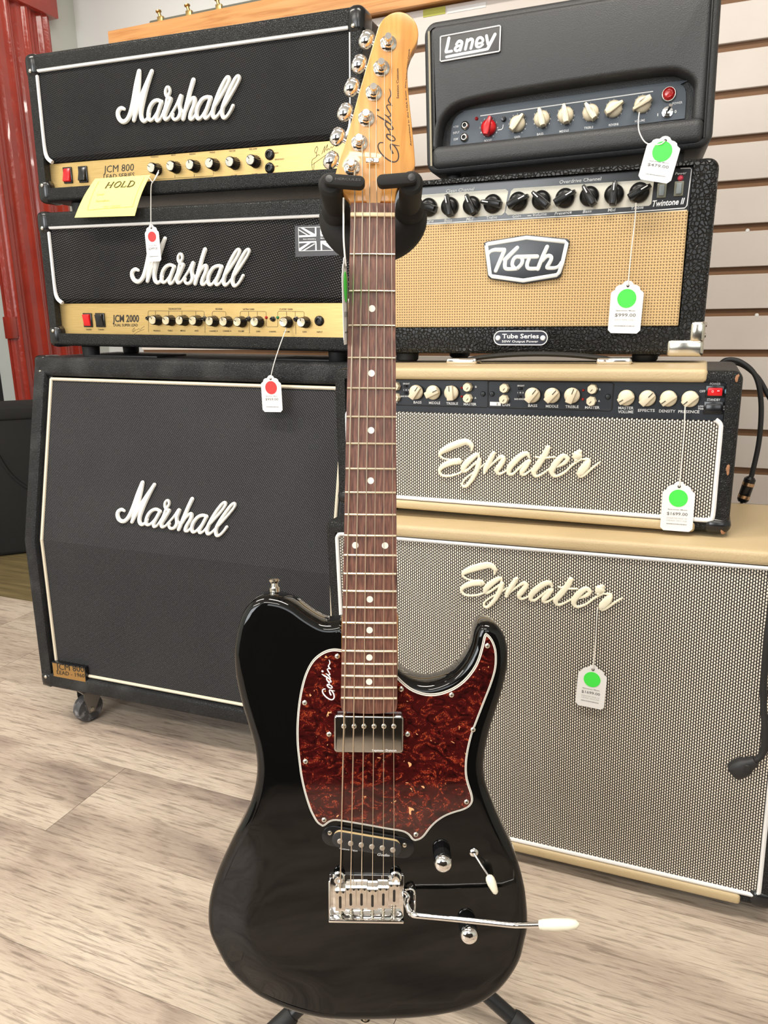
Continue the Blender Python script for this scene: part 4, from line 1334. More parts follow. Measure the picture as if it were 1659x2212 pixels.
for x_, sx in ((0, 1), (EW, -1)):
    corner_cap(ec, x_, 0, sx, 1, wx=0.036, wz=0.03, screw=False)
# ---- cream and black head
EHF = amp_frame(-0.5619, 1.1396, 0.5937, -0.380, 0.308)
FH = Face(EHF)
eh = empty('amplifier_head', EHF)
tag(eh, 'cream and black amplifier head with ivory checked grille and cream pointer knobs', 'amplifier head')
HW, HH, HD = 0.623, 0.2302, 0.235
pz0, pz1 = FH.p(1580, 909, 0.012).z, HH - 0.0155
shell(HW, HH, HD, 0.013, 0.020, 0.020, 0.014, 0.0155, 0.018, fr=0.008, material=TOLEX, parent=eh)
MB().box(0.045, HW - 0.045, -0.0025, HD - 0.012, HH - 0.0165, HH + 0.0022, 0.006, 4).build('top_cover', CREAM_VINYL, eh)
MB().box(0.045, HW - 0.045, -0.0035, 0.03, -0.0018, 0.0135, 0.005, 3).build('bottom_rail', CREAM_VINYL, eh)
MB().box(0.0205, HW - 0.0205, 0.011, 0.017, pz0 - 0.004, pz1).build('control_panel', BLUE_BLACK, eh, smooth=False)
MB().box(0.0215, HW - 0.0215, 0.002, 0.016, 0.0165, pz0, 0.003, 2).build('grille_cloth', M_['ivory_oval_cloth'], eh, smooth=False)
Lp = catmull([(0.030, pz0 + 0.002), (0.0235, pz0 - 0.004), (0.0222, pz0 - 0.016), (0.0222, 0.08), (0.0222, 0.026), (0.026, 0.0185), (0.034, 0.0172)], False, 4)
Rp = [(HW - a, b) for a, b in reversed(Lp)]
MB().tube([(a, 0.0015, b) for a, b in Lp + Rp], 0.0034, 8).build('piping', PIPING, eh)
script_logo(eh, FH, (930 + 85 / 4.366, 930 + 400 / 4.366), (930 + 1604 / 4.366, 930 + 292 / 4.366), 0.002, SCRIPT_E, EA, EB, 30, LOGO_CREAM, depth=0.002, lift=0.003)
wp = 0.011
LN = mat('knob_mark', (0.04, 0.03, 0.02), 0.6)
for px, py, ang, fw in ((899.4, 846.8, 35, 1), (936, 847.6, 65, 1), (975.4, 848.4, -4, 1), (1150.7, 853.4, 38, 1), (1193, 854, 42, 1), (1236, 854, 20, 1), (1353, 859, 58, 0), (1398.5, 860, 42, 1), (1444, 860.6, 52, 0), (1490.8, 861.5, 48, 0)):
    chicken_knob(eh, FH.p(px, py, wp - 0.004), 0.0115, ang, 0.012, CREAM_KNOB, (LN, fw), plain=True)
for px, py in ((1012, 835.9), (1012, 859.8), (1091, 838), (1090, 862), (1280.5, 840), (1278, 866), (857, 834), (857, 858)):
    k = MB().lathe([(0.0072, 0), (0.0072, 0.006), (0.0062, 0.0105), (0, 0.0105)], FH.p(px, py, wp), FRONT, 14, flute=(0.06, 0.0063)).build('mini_knob', CREAM_KNOB, eh)
    q = FH.p(px, py, wp - 0.0105)
    MB().box(-0.0004, 0.0004, -0.0005, 0.0003, -0.005, -0.001, M=Matrix.Translation(q) @ Matrix.Rotation(R(40), 4, 'Y')).build('pointer_line', LN, k, smooth=False)
for t, xa, xb, y, hh in (('BASS', 893.6, 910.8, 871.5, 5.4), ('MIDDLE', 926.8, 951, 872.7, 5.4), ('TREBLE', 964, 989.5, 874, 5.4), ('MASTER', 1001.7, 1029, 875.5, 5.4), ('BRIGHT', 871, 885.3, 830.4, 3.4), ('1 0 2', 872, 884, 843.7, 3.0), ('BASS BOOST', 866, 888, 857.5, 3.2),
                         ('GAIN', 1084.7, 1101.5, 877, 5.4), ('BASS', 1141, 1160.6, 878.7, 5.6), ('MIDDLE', 1179, 1206, 880, 5.6), ('TREBLE', 1221, 1250, 881, 5.6), ('MASTER', 1263.7, 1295, 882.7, 5.6), ('BRIGHT', 1118, 1133, 834.8, 3.4), ('1 0 2', 1118, 1131.5, 849.5, 3.0), ('BASS BOOST', 1111.5, 1135, 863.5, 3.2),
                         ('MASTER', 1335.7, 1368.6, 884, 6), ('VOLUME', 1335, 1368, 892.3, 6), ('EFFECTS', 1378, 1414, 889.3, 6), ('DENSITY', 1423.5, 1458.7, 890.7, 6), ('PRESENCE', 1465, 1510.7, 891.9, 6), ('POWER', 1533.5, 1556.6, 831.4, 5), ('STANDBY', 1527, 1555.8, 865.7, 5), ('OFF', 1511, 1523.4, 847.5, 5),
                         ('LOW', 1508, 1520, 879.5, 4), ('PWR', 1508, 1520, 885, 4), ('HIGH', 1559.5, 1572, 880.5, 4), ('PWR', 1559.5, 1571, 886, 4), ('GAIN', 838, 858.6, 870.5, 5.4), ('B', 1026.5, 1030, 837.5, 4), ('A', 1025, 1029, 861.5, 4), ('B', 1294, 1297.5, 843, 4), ('A', 1292, 1296, 868, 4)):
    FH.text('lettering', t, (xa, y), (xb, y + (xb - xa) * 0.012), hh, wp, WHITE_INK, eh, bold=0.014)
for px, py in ((877.5, 834), (877, 849), (1124.5, 838.8), (1122.5, 856.5)):
    MB().box(-0.0035, 0.0035, -0.001, 0.001, -0.0022, 0.0022, 0.0005, 1, Matrix.Translation(FH.p(px, py, wp))).cyl(FH.p(px - 2, py, wp), FH.p(px - 2, py, wp - 0.004), 0.0013, 8).build('slide_switch', BLACK_PL, eh)
for px, py in ((997.5, 837.5), (997.5, 856.5), (1260, 843), (1259, 862.5)):
    led(eh, FH.p(px, py, wp), 0.0016, LED_RED)
for px, py in ((1043.6, 850.8), (1063, 850.8), (1313.3, 857)):
    s_ = screw(eh, FH.p(px, py, wp), 0.0042, mat('black_screw', (0.05, 0.055, 0.06), 0.3, 0.6))
    MB().box(-0.0005, 0.0005, -0.0033, -0.0022, -0.0035, 0.0035, M=Matrix.Translation(FH.p(px, py, wp))).build('screw_slot', RUBBER, s_, smooth=False)
GROOVE = mat('panel_groove', (0.004, 0.004, 0.005), 0.6)
thin(eh, FH, [(848, 819.5), (1052, 821.5), (1054.5, 824), (1054, 877), (1051, 879.5), (848, 874)], wp, GROOVE, 0.0022)
thin(eh, FH, [(1056, 825), (1058, 822.8), (1322, 826), (1325.7, 830), (1321.5, 884), (1318, 887), (1057, 879.6), (1055, 877)], wp, GROOVE, 0.0022)
quad(FH, [(1058.5, 868), (1082, 868.6), (1081.8, 876.6), (1058.5, 876)], wp - 0.0002, PAPER, 'paper_label', eh)
FH.text('lettering', '2', (1072, 875), (1076, 875), 5, wp - 0.0006, INK, eh)
sw = rocker(eh, FH.p(1544.5, 845.5, wp), 0.0245, 0.0165, RED_ROCK, 6)
FH.text('lettering', 'O', (1537, 848), (1541.5, 848), 5, wp - 0.0085, WHITE_INK, sw)
FH.text('lettering', '-', (1549, 848), (1554, 848), 8, wp - 0.0085, WHITE_INK, sw)
rocker(eh, FH.p(1541, 880.5, wp), 0.0255, 0.0175, BLACK_PL, -6)
led(eh, FH.p(1570.6, 845.3, wp), 0.0030, LED_BLUE)
for fx, fy, fh in ((0.075, 0.045, 0.0185), (HW - 0.075, 0.045, 0.0115), (0.075, HD - 0.045, 0.0185), (HW - 0.075, HD - 0.045, 0.0115)):
    rubber_foot(eh, fx, fy, 0.0, fh, 0.020)
for x_, z_, sx, sz in ((0, 0, 1, 1), (HW, 0, -1, 1)):
    corner_cap(eh, x_, z_, sx, sz, wx=0.036, wz=0.024, screw=False)
# worn chips on the right edge
for px, py, s_ in ((1613, 818, 0.006), (1594, 1013, 0.007), (1590, 1022, 0.005), (1575, 1152, 0.006), (1605, 812, 0.004)):
    q = FH.p(px, py, 0)
    q.x = min(q.x, HW + 0.0005)
    MB().lathe([(s_, 0), (s_ * 0.7, 0.0008), (0, 0.001)], (HW - 0.0065, 0.0016, max(0.004, min(q.z, HH - 0.01))), (0.7, -0.7, 0), 8).build('worn_chip', COPPER_TONE, eh)
# strap handle on top
hx0, hx1 = FH.p(1002, 783, 0.12).x, FH.p(1328, 785, 0.12).x
hd = MB().tube([(x, 0.12, HH + 0.006 + 0.012 * math.sin(math.pi * (x - hx0) / (hx1 - hx0)) ** 0.6) for x in [hx0 + (hx1 - hx0) * i / 16 for i in range(17)]], 0.012, 10, flat=((0, 0, 1), 0.35)).build('strap_handle', RUBBER, eh)
for hx in (hx0, hx1):
    MB().box(hx - 0.027, hx + 0.027, 0.102, 0.138, HH + 0.0015, HH + 0.012, 0.004, 3).build('handle_bracket', CHROME, hd)

# ---- tan grille head
KF = amp_frame(-0.5584, 1.272, 0.8446, 1.150, -0.371)
FK = Face(KF)
kh = empty('amplifier_head', KF)
tag(kh, 'black amplifier head with tan woven grille and a dark six-sided badge', 'amplifier head')
KW, KH, KD = 0.5636, 0.2854, 0.245
gx1k = FK.p(1470, 600, 0.010).x
pz0, pz1 = FK.p(1200, 471.5, 0.014).z, FK.p(1200, 374.5, 0.014).z
gz0k = FK.p(1200, 706, 0.010).z
shell(KW, KH, KD, 0.016, 0.040, KW - FK.p(1495, 400, 0.010).x, gz0k - 0.001, KH - pz1 - 0.001, 0.018, fr=0.009, material=TOLEX_ROUGH, parent=kh)
gxr = FK.p(1492, 400, 0.010).x
MB().box(0.041, gxr, 0.006, 0.018, gz0k, pz0, 0.002).build('grille_cloth', M_['tan_basket_cloth'], kh, smooth=False)
MB().box(0.041, gxr + 0.001, 0.012, 0.018, pz0 - 0.002, pz1).build('control_panel', BLACK_PL, kh, smooth=False)
wp = 0.0118
CREAMP = quad(FK, [(893, 422), (1092, 408.5), (1098, 413), (1090, 459), (1084, 464.5), (884, 478)], wp, CREAM_PANEL, 'panel_field', kh)
quad(FK, [(1104, 412.5), (1110, 407), (1413, 387.5), (1407, 440), (1402, 444.5), (1097, 464.5), (1092, 459)], wp, CREAM_PANEL, 'panel_field', kh)
for px, py, ang in ((927, 446.5, -72), (972.6, 444.7, -12), (1019.9, 442.7, -26), (1065, 438.9, -78), (1120, 434, 66), (1170, 431, -48), (1220.8, 426.5, 62), (1273.5, 422.6, -32), (1327, 418.6, 2), (1381, 414.6, 62)):
    chicken_knob(kh, FK.p(px, py + 2, wp), 0.0150, ang, 0.021, mat('black_knob', (0.006, 0.006, 0.006), 0.30, spec=0.3), (WHITE_INK, 1))
for t, a, b, hh in (('Clean Channel', (964, 416.5), (1025, 411.5), 7), ('Overdrive Channel', (1208.5, 397), (1299, 389.5), 7.5), ('Volume', (911, 482), (937, 480), 6.5), ('Bass', (960, 479.5), (977, 478.5), 6.5), ('Mid', (1007.5, 477), (1022.5, 476), 6.5), ('Treble', (1051, 474), (1074, 472), 6.5),
                    ('Gain', (1107.5, 470.5), (1125, 469), 6.5), ('Volume', (1151, 467.5), (1181, 465), 6.5), ('Presence', (1198, 465), (1235, 461), 6.5), ('Bass', (1259, 460.5), (1278, 458.5), 6.5), ('Mid', (1313, 457.5), (1329.5, 456), 6.5), ('Treble', (1363, 453.5), (1390, 450.5), 6.5), ('Power', (1458.5, 378), (1483, 376), 5.5)):
    FK.text('lettering', t, a, b, hh, wp - 0.0003, WHITE_INK, kh, bold=0.008, shear=0.12)
FK.text('lettering', 'Twintone II', (1409, 446.5), (1478.5, 440.5), 13, wp - 0.0003, WHITE_INK, kh, bold=0.02, shear=0.25)
thin(kh, FK, [(1139, 466.5), (1148, 466)], wp, WHITE_INK, 0.001)
thin(kh, FK, [(885, 485.5), (1300, 462.5), (1479, 449.5), (1484, 444), (1494, 366), (1491, 363), (1470, 364)], wp, WHITE_INK, 0.0014)
thin(kh, FK, [(884, 488.5), (1300, 467), (1484, 454)], wp, CREAM_PANEL, 0.0016)
for px, py in ((1429.5, 412), (1466.5, 408)):
    c = FK.p(px, py, wp)
    rocker(kh, c, 0.0135, 0.021, mat('grey_switch', (0.20, 0.23, 0.24), 0.4), 3, mat('olive_switch_frame', (0.16, 0.16, 0.12), 0.4))
led(kh, FK.p(1470, 384.5, wp), 0.0036, mat('pink_led', (0.62, 0.06, 0.10), 0.2))
# badge
def kz(x, y):
    return (1030 + x / 7.9, 500 + y / 7.9)


wb = 0.006
bo = [FK.uv(*kz(*p), wb) for p in ((130, 205), (170, 175), (850, 60), (1545, 125), (1592, 165), (1440, 770), (1390, 805), (790, 900), (240, 815), (195, 775))]
bad = MB().prism(bo, lambda a, b, h: (a, h, b), wb, wb - 0.005, 0.0015).build('badge', mat('dark_slate_badge', (0.030, 0.035, 0.042), 0.3), kh)
KB = [[(160, 235, 55), (190, 215, 55), (850, 105, 55), (1500, 175, 55), (1535, 200, 55), (1460, 540, 55), (1405, 700, 55), (1360, 745, 55), (790, 838, 55), (260, 765, 55), (225, 735, 55), (160, 235, 55)],
      [(182, 410, 50), (225, 345, 55), (300, 315, 62), (400, 314, 68), (470, 314, 66)], [(468, 330, 68), (400, 490, 68), (322, 672, 64)], [(690, 278, 66), (580, 385, 72), (480, 485, 74)], [(485, 500, 66), (478, 590, 66), (500, 636, 62), (600, 640, 62), (690, 632, 62)],
      [(690, 632, 62), (760, 560, 62), (778, 480, 62), (740, 434, 62), (670, 436, 62), (620, 490, 62), (604, 570, 62), (640, 625, 62)], [(720, 432, 66), (860, 430, 68), (1030, 428, 68)], [(900, 450, 60), (862, 540, 64), (862, 610, 62), (910, 636, 60), (1050, 632, 60)],
      [(1200, 262, 66), (1120, 440, 68), (1042, 640, 66)], [(1120, 500, 56), (1190, 425, 64), (1262, 425, 64), (1268, 480, 64), (1220, 570, 66), (1195, 615, 58), (1250, 625, 58), (1340, 620, 56), (1400, 590, 52), (1440, 525, 44)]]
for it in KB[:1]:
    mb = MB()
    P = [FK.uv(*kz(p[0], p[1]), wb - 0.005) for p in it]
    mb.tube([(a, wb - 0.0052, b) for a, b in P], 0.0031, 8, flat=((0, 1, 0), 0.15)).build('badge_rim', mat('silver_badge_paint', (0.70, 0.71, 0.68), 0.35, 0.3), bad)
FK.strokes('badge_lettering', KB[1:], lambda x, y: (*FK.uv(*kz(x, y), wb - 0.005), 0.000099), wb - 0.005, mat('silver_badge_paint', (0.7, 0.7, 0.7)), bad, 62, 0.0005, 0.0001, n=3)
# lower name plate
def nz(x, y):
    return (1050 + x / 10.37, 700 + y / 10.37)


wn = 0.0
c0, c1 = FK.p(*nz(170, 310), wn), FK.p(*nz(1390, 310), wn)
ht = (FK.p(*nz(780, 145), wn).z - FK.p(*nz(780, 480), wn).z)
zc = (FK.p(*nz(780, 145), wn).z + FK.p(*nz(780, 480), wn).z) / 2
npl = MB().prism(rrect(c0.x, c1.x, zc - ht / 2, zc + ht / 2, ht / 2 - 0.0001, 8), lambda a, b, h: (a, h, b), wn + 0.001, wn - 0.0015).build('name_plate', mat('navy_plate', (0.012, 0.014, 0.03), 0.35), kh)
MB().tube([(a, wn - 0.0016, b) for a, b in rrect(c0.x + 0.001, c1.x - 0.001, zc - ht / 2 + 0.001, zc + ht / 2 - 0.001, ht / 2 - 0.0011, 8)], 0.0009, 6, True).build('plate_rim', WHITE_INK, npl)
for x_ in (268, 1272):
    screw(npl, FK.p(*nz(x_, 315), wn - 0.0015), 0.0045, PIPING)
FK.text('lettering', 'Tube Series', nz(360, 318), nz(1180, 318), 9.5, wn - 0.0017, WHITE_INK, npl, bold=0.022)
FK.text('lettering', '50W Output Power', nz(355, 412), nz(1168, 412), 4.6, wn - 0.0017, WHITE_INK, npl, bold=0.012)
# metal corner on the lower right, screws, feet
mbk = MB()
mbk.box(KW - 0.052, KW + 0.0022, -0.0025, 0.03, -0.0025, 0.024, 0.006, 3)
mbk.box(KW - 0.020, KW + 0.0022, -0.0025, 0.03, 0.018, 0.052, 0.006, 3)
mc = mbk.build('metal_corner', NICKEL, kh)
for z_ in (0.030, 0.046):
    MB().lathe([(0.004, 0), (0.0035, 0.002), (0, 0.003)], (KW + 0.002, 0.02, z_), (1, 0, 0), 10).build('corner_screw', NICKEL, mc)
MB().lathe([(0.005, 0), (0.004, 0.003), (0, 0.004)], (KW, 0.12, 0.24), (1, 0, 0), 12).build('side_screw', NICKEL, kh)
for fx, fy, fh in ((0.062, 0.045, 0.0185), (KW - 0.085, 0.045, 0.0145), (0.12, KD - 0.05, 0.0185), (KW - 0.085, KD - 0.05, 0.0145)):
    rubber_foot(kh, fx, fy, 0.0, fh - 0.0022, 0.021)

# ---- grey leatherette lunchbox head
LF = amp_frame(-0.4564, 1.3068, 1.1424, 4.388, 1.1985)
FL = Face(LF)
lh = empty('amplifier_head', LF)
tag(lh, 'grey-black leatherette amplifier head with slate panel, red and cream chicken-head knobs', 'amplifier head')
LW, LH, LD = 0.4523, 0.232, 0.215
bz = FL.p(1200, 288, 0.0).z
shell(LW, LH, LD, 0.020, 0.010, 0.012, 0.006, 0.008, 0.034, fr=0.010, ri=0.012, material=LEATHER, parent=lh)
PWY = 0.030
cut = [(1512, 249), (1512, 205), (1500, 176), (1475, 158), (1440, 153), (1330, 166), (1200, 185), (1090, 203), (1010, 220), (978, 234), (957, 258), (949, 290), (947, 316)]
cutp = [FL.uv(x, y, 0.004) for x, y in cut]
cutp = [(min(u, LW - 0.03), v) for u, v in cutp]
vb = bz - 0.006
poly = [(0.011, vb), (0.011, LH - 0.022), (0.014, LH - 0.013), (0.022, LH - 0.009), (LW - 0.024, LH - 0.009), (LW - 0.016, LH - 0.013), (LW - 0.013, LH - 0.022), (LW - 0.013, vb), (cutp[0][0], vb)] + catmull(cutp, False, 3) + [(cutp[-1][0], vb)]
MB().prism(poly, lambda a, b, h: (a, h, b), 0.034, -0.004, 0.007, 4).build('padded_front', LEATHER, lh, angle=60)
MB().box(0.011, LW - 0.013, -0.008, 0.033, 0.006, bz, 0.012, 4).build('padded_rail', LEATHER, lh)
for x_ in (0.0105, LW - 0.0125):
    MB().cyl((x_, -0.004, 0.012), (x_, -0.004, LH - 0.016), 0.0018, 8).build('edge_welt', mat('pale_welt', (0.35, 0.31, 0.22), 0.5) if x_ < 0.1 else BLACK_PL, lh)
# control panel
pc = [(972, 318), (976, 276), (984, 254), (1002, 241), (1030, 235), (1450, 177), (1470, 182), (1481.6, 200), (1479, 256)]
pu = [FL.uv(x, y, PWY) for x, y in pc]
MB().prism(catmull(pu, True, 3, corners=(0, 8)), lambda a, b, h: (a, h, b), PWY + 0.003, PWY).build('control_panel', GREY_PANEL, lh, smooth=False)
wp = PWY - 0.0003
for px, py, ang, m_ in ((1056, 276, 14, RED_KNOB), (1118, 268, 40, CREAM_KNOB), (1170.5, 257, -14, CREAM_KNOB), (1222, 249.5, -10, CREAM_KNOB), (1276, 244, -32, CREAM_KNOB), (1326, 236, 60, CREAM_KNOB), (1388, 226, -118, CREAM_KNOB)):
    chicken_knob(lh, FL.p(px, py, wp), 0.0128, ang, 0.019, m_)
for px, py in ((1004.7, 271.5), (1003, 297.5)):
    jack(lh, FL.p(px, py, wp), 0.0072, NICKEL)
led(lh, FL.p(1029.5, 256.3, wp), 0.0024, LED_RED)
MB().lathe([(0.0042, 0), (0.0042, 0.003), (0.0034, 0.006), (0, 0.0064)], FL.p(1088, 257.5, wp), FRONT, 14).build('push_button', BLACK_PL, lh)
jw = MB().lathe([(0.0112, 0), (0.0112, 0.003), (0.0102, 0.005)], FL.p(1444.5, 204.5, wp), FRONT, 24).build('jewel_lamp', NICKEL, lh)
MB().lathe([(0.0100, 0.003), (0.0092, 0.007), (0.006, 0.010), (0, 0.0115)], FL.p(1444.5, 204.5, wp), FRONT, 16).build('jewel', RED_LENS, jw, smooth=False)
c = FL.p(1441.5, 243, wp)
tg = MB().lathe([(0.0082, 0), (0.0082, 0.0025), (0.0055, 0.003), (0.0052, 0.008), (0.003, 0.0085)], c, FRONT, 12).build('toggle_switch', CHROME, lh)
MB().tube([c + Vector((0, -0.007, 0)), c + Vector((0.003, -0.014, 0.004)), c + Vector((0.004, -0.018, 0.006))], [0.0018, 0.0022, 0.0030], 10).build('toggle_lever', CHROME, tg)
thin(lh, FL, [(1037.6, 250.5), (1410.7, 197.5)], wp, WHITE_INK, 0.0016, 'panel_line')
thin(lh, FL, [(1075, 281), (1083, 280), (1086, 277), (1087, 269)], wp, WHITE_INK, 0.0012)
for t, a, b, hh in (('<1W', (979.5, 277), (991, 275.5), 5), ('INPUT', (979, 290), (993, 288), 5), ('15W', (980, 304), (990, 302.5), 5), ('BOOST', (1046.5, 307), (1062.5, 305), 5), ('GAIN', (1111, 299), (1123.5, 297.5), 5), ('BASS', (1160, 293), (1174, 291), 5), ('MIDDLE', (1208.5, 287), (1228.5, 284), 5),
                    ('TREBLE', (1261.5, 279.5), (1281.5, 277), 5), ('REVERB', (1315, 273), (1336, 270.5), 5), ('VOLUME', (1370.5, 265), (1393, 262), 5), ('POWER', (1452.5, 226.5), (1474, 223.5), 5), ('0', (1457, 244.5), (1461, 244), 6.5), ('I', (1420, 251), (1421.5, 251), 6)):
    FL.text('lettering', t, a, b, hh, wp, WHITE_INK, lh, bold=0.012)
for kx, ky, r_ in ((1056, 276, 19), (1118, 268, 19), (1170.5, 257, 18.5), (1222, 249.5, 18.5), (1276, 244, 18), (1326, 236, 18), (1388, 226, 18)):
    for i in range(11):
        a = R(-150 + 30 * i)
        x_, y_ = kx + r_ * math.sin(a), ky - r_ * 1.12 * math.cos(a)
        FL.text('lettering', str(i), (x_ - 1.2, y_ + 1.8), (x_ + 1.2, y_ + 1.5), 3.6, wp, WHITE_INK, lh) if i % 1 == 0 else None
# maker's plate
def lz(x, y):
    return (930 + x / 9.76, 40 + y / 9.76)


wl_ = -0.004
mp = [FL.uv(*lz(x, y), wl_) for x, y in ((195, 385), (225, 365), (1470, 135), (1500, 160), (1480, 700), (1455, 725), (225, 938), (195, 915))]
npz = MB().prism(mp, lambda a, b, h: (a, h, b), wl_ + 0.002, wl_ - 0.0025, 0.0006, 2).build('maker_plate', mat('dark_grey_plate', (0.06, 0.058, 0.058), 0.35), lh)
rim = [(218, 410), (235, 392), (1455, 165), (1482, 180), (1462, 690), (1445, 705), (235, 915), (215, 898)]
MB().tube([(u, wl_ - 0.0026, v) for u, v in (FL.uv(*lz(*p), wl_) for p in rim)], 0.0011, 6, True).build('plate_rim', WHITE_INK, npz)
LST = [[(388, 415, 62), (360, 560, 64), (328, 690, 62)], [(325, 710, 50), (448, 688, 50)], [(545, 545, 50), (595, 480, 56), (660, 500, 62), (645, 590, 60), (625, 668, 56)], [(640, 565, 44), (545, 600, 54), (518, 655, 56), (560, 685, 50), (625, 640, 44)],
       [(775, 450, 56), (755, 560, 58), (735, 650, 56)], [(770, 500, 46), (835, 440, 58), (888, 455, 58), (875, 540, 58), (850, 630, 56)], [(970, 535, 44), (1080, 510, 44), (1105, 450, 54), (1060, 402, 52), (995, 430, 56), (965, 520, 58), (975, 590, 54), (1035, 600, 46), (1105, 550, 44)],
       [(1180, 365, 56), (1195, 450, 58), (1212, 540, 56)], [(1360, 335, 62), (1280, 490, 64), (1205, 635, 62)], [(1210, 640, 50), (1100, 665, 50), (700, 740, 50), (335, 812, 50)]]
FL.strokes('maker_lettering', LST, lambda x, y: (*FL.uv(*lz(x, y), wl_ - 0.0025), 0.0000795), wl_ - 0.0025, WHITE_INK, npz, 56, 0.0005, 0.0001, n=3)
for fx, fy, fh in ((0.04, 0.035, 0.012), (LW - 0.05, 0.035, 0.0225), (0.04, LD - 0.035, 0.012), (LW - 0.05, LD - 0.035, 0.0225)):
    rubber_foot(lh, fx, fy, 0.001, fh, 0.013)

# ================================================================== tags and loose things on the stacks
price_tag('price_tag', 'white $2499.00 tag with red dot hanging before the lower gold-panel head', F2, -0.012, (326, 484), (333.5, 565), 30, '$2499.00', DOT_RED,
          [(343, 372, -0.02), (335, 387, -0.025), (327, 400, -0.02), (326, 440, -0.014)], ('', ''))
price_tag('price_tag', 'white $959.00 tag with red dot hanging before the slanted cabinet', FC, 0.055, (584, 810.5), (589, 890), 43, '$959.00', DOT_RED,
          [(619, 708, 0.115), (605, 745, 0.085), (592, 785, 0.062)], ('', ''), turn=0)
price_tag('price_tag', 'white $479.00 tag with green dot tied to the grey leatherette head', FK, -0.036, (1440, 294), (1412, 392), 73, '$479.00', DOT_GREEN,
          [(1381, 243, 0.055), (1379, 262, 0.035), (1381, 285, 0.0), (1396, 309, -0.030), (1425, 312, -0.037)], ('', ''))
price_tag('price_tag', 'white $999.00 tag with green dot hanging before the tan grille', FK, -0.003, (1357.5, 606), (1347, 720), 70, '$999.00', DOT_GREEN,
          [(1374, 438, -0.008), (1371, 480, -0.004), (1364, 540, -0.004)], ('KOCH TWIN TONE II', ''))
price_tag('price_tag', 'white $1699.00 tag with green dot hanging before the cream and black head', FH, -0.006, (1468, 1040), (1460, 1147), 70, '$1699.00', DOT_GREEN,
          [(1480, 875, -0.004), (1478, 930, -0.004), (1473, 990, -0.005)], ('EGNATER MOD 50', 'HEAD W/CAB'))
price_tag('price_tag', 'white $1699.00 tag with green dot hanging before the cream and black cabinet', FE, -0.003, (1282, 1437), (1273, 1528), 62, '$1699.00', DOT_GREEN,
          [(1291, 1313, -0.003), (1289, 1340, -0.003), (1286, 1390, -0.003)], ('EGNATER MOD 50', 'HEAD W/CAB'))

# yellow hold card, hanging out from the upper head over the lower one
hq = [F1.p(205.5, 386, -0.006), F1.p(325, 377.5, -0.006), F1.p(291, 466, -0.050), F1.p(161, 470, -0.050)]
hold = empty('hold_card', H1 @ Matrix.Translation(hq[0]))
tag(hold, 'yellow HOLD card hanging from the top gold-panel head', 'card')
hl = [p - hq[0] for p in hq]
up_ = (hl[0] - hl[3])
rt_ = (hl[1] - hl[0])
nm_ = rt_.cross(up_).normalized()     # points towards the viewer
rows = []
for i in range(7):
    t = i / 6
    L = hl[0].lerp(hl[3], t)
    Rr = hl[1].lerp(hl[2], t)
    bul = nm_ * 0.004 * math.sin(math.pi * t)
    rows.append([L + bul, L.lerp(Rr, 0.5) + bul * 1.4, Rr + bul])
mb = MB()
vs = [p for r in rows for p in r]
mb.add(vs + [p - nm_ * 0.0006 for p in vs], [[3 * i + j, 3 * i + j + 1, 3 * i + j + 4, 3 * i + j + 3] for i in range(6) for j in range(2)] +
       [[21 + 3 * i + j, 21 + 3 * i + j + 3, 21 + 3 * i + j + 4, 21 + 3 * i + j + 1] for i in range(6) for j in range(2)])
mb.build('card', YELLOW, hold)


def on_card(a, b):      # a: 0..1 across, b: 0..1 down
    L, Rr = hl[0].lerp(hl[3], b), hl[1].lerp(hl[2], b)
    bul = nm_ * (0.004 * math.sin(math.pi * b) * (1 + 0.4 * (1 - abs(2 * a - 1))) + 0.0009)
    return L.lerp(Rr, a) + bul


def card_text(txt, a0, a1, b, h, m_, shear=0.0, bold=0.0):
    V, Fs, x0, x1, y0, y1 = text_geo(txt, bold, shear)
    MB().add([on_card(a0 + (a1 - a0) * (v.x - x0) / (x1 - x0), b - v.y * h / y1) for v in V], Fs).build('lettering', m_, hold, smooth=False)


HS = {'H': [[(0, 0), (0, 1)], [(0.8, 0), (0.8, 1)], [(0, 0.5), (0.8, 0.5)], [(-0.14, 0), (0.14, 0)], [(-0.14, 1), (0.14, 1)], [(0.66, 0), (0.94, 0)], [(0.66, 1), (0.94, 1)]],
      'O': [[(0.45 + 0.47 * math.cos(t * math.pi / 8), 0.5 + 0.53 * math.sin(t * math.pi / 8)) for t in range(17)]],
      'L': [[(0, 1), (0, 0)], [(-0.14, 1), (0.14, 1)], [(-0.14, 0), (0.6, 0)], [(0.6, 0), (0.66, 0.25)]],
      'D': [[(0, 0), (0, 1)], [(-0.14, 1), (0.35, 1), (0.75, 0.75), (0.8, 0.45), (0.7, 0.15), (0.3, 0), (-0.14, 0)]]}
mb = MB()
x = 0.33
for ch, adv in (('H', 1.12), ('O', 1.10), ('L', 0.88), ('D', 1.0)):
    for st in HS[ch]:
        P = [on_card(x + a * 0.105, 0.31 - 0.155 * b) for a, b in st]
        vert = abs(st[0][0] - st[-1][0]) < 0.01
        mb.tube(P, 0.0010 if vert else 0.0006, 5)
    x += adv * 0.125
mb.build('lettering', mat('olive_print', (0.10, 0.075, 0.02), 0.7), hold)
GR = mat('faint_olive_print', (0.36, 0.30, 0.10), 0.8)
card_text('Until:', 0.24, 0.37, 0.50, 0.055, GR, 0.1)
card_text('Number:', 0.27, 0.52, 0.665, 0.06, GR, 0.1)
card_text('Mail  ORDER', 0.44, 0.72, 0.80, 0.045, mat('pencil_mark', (0.52, 0.45, 0.17), 0.8), 0.3)
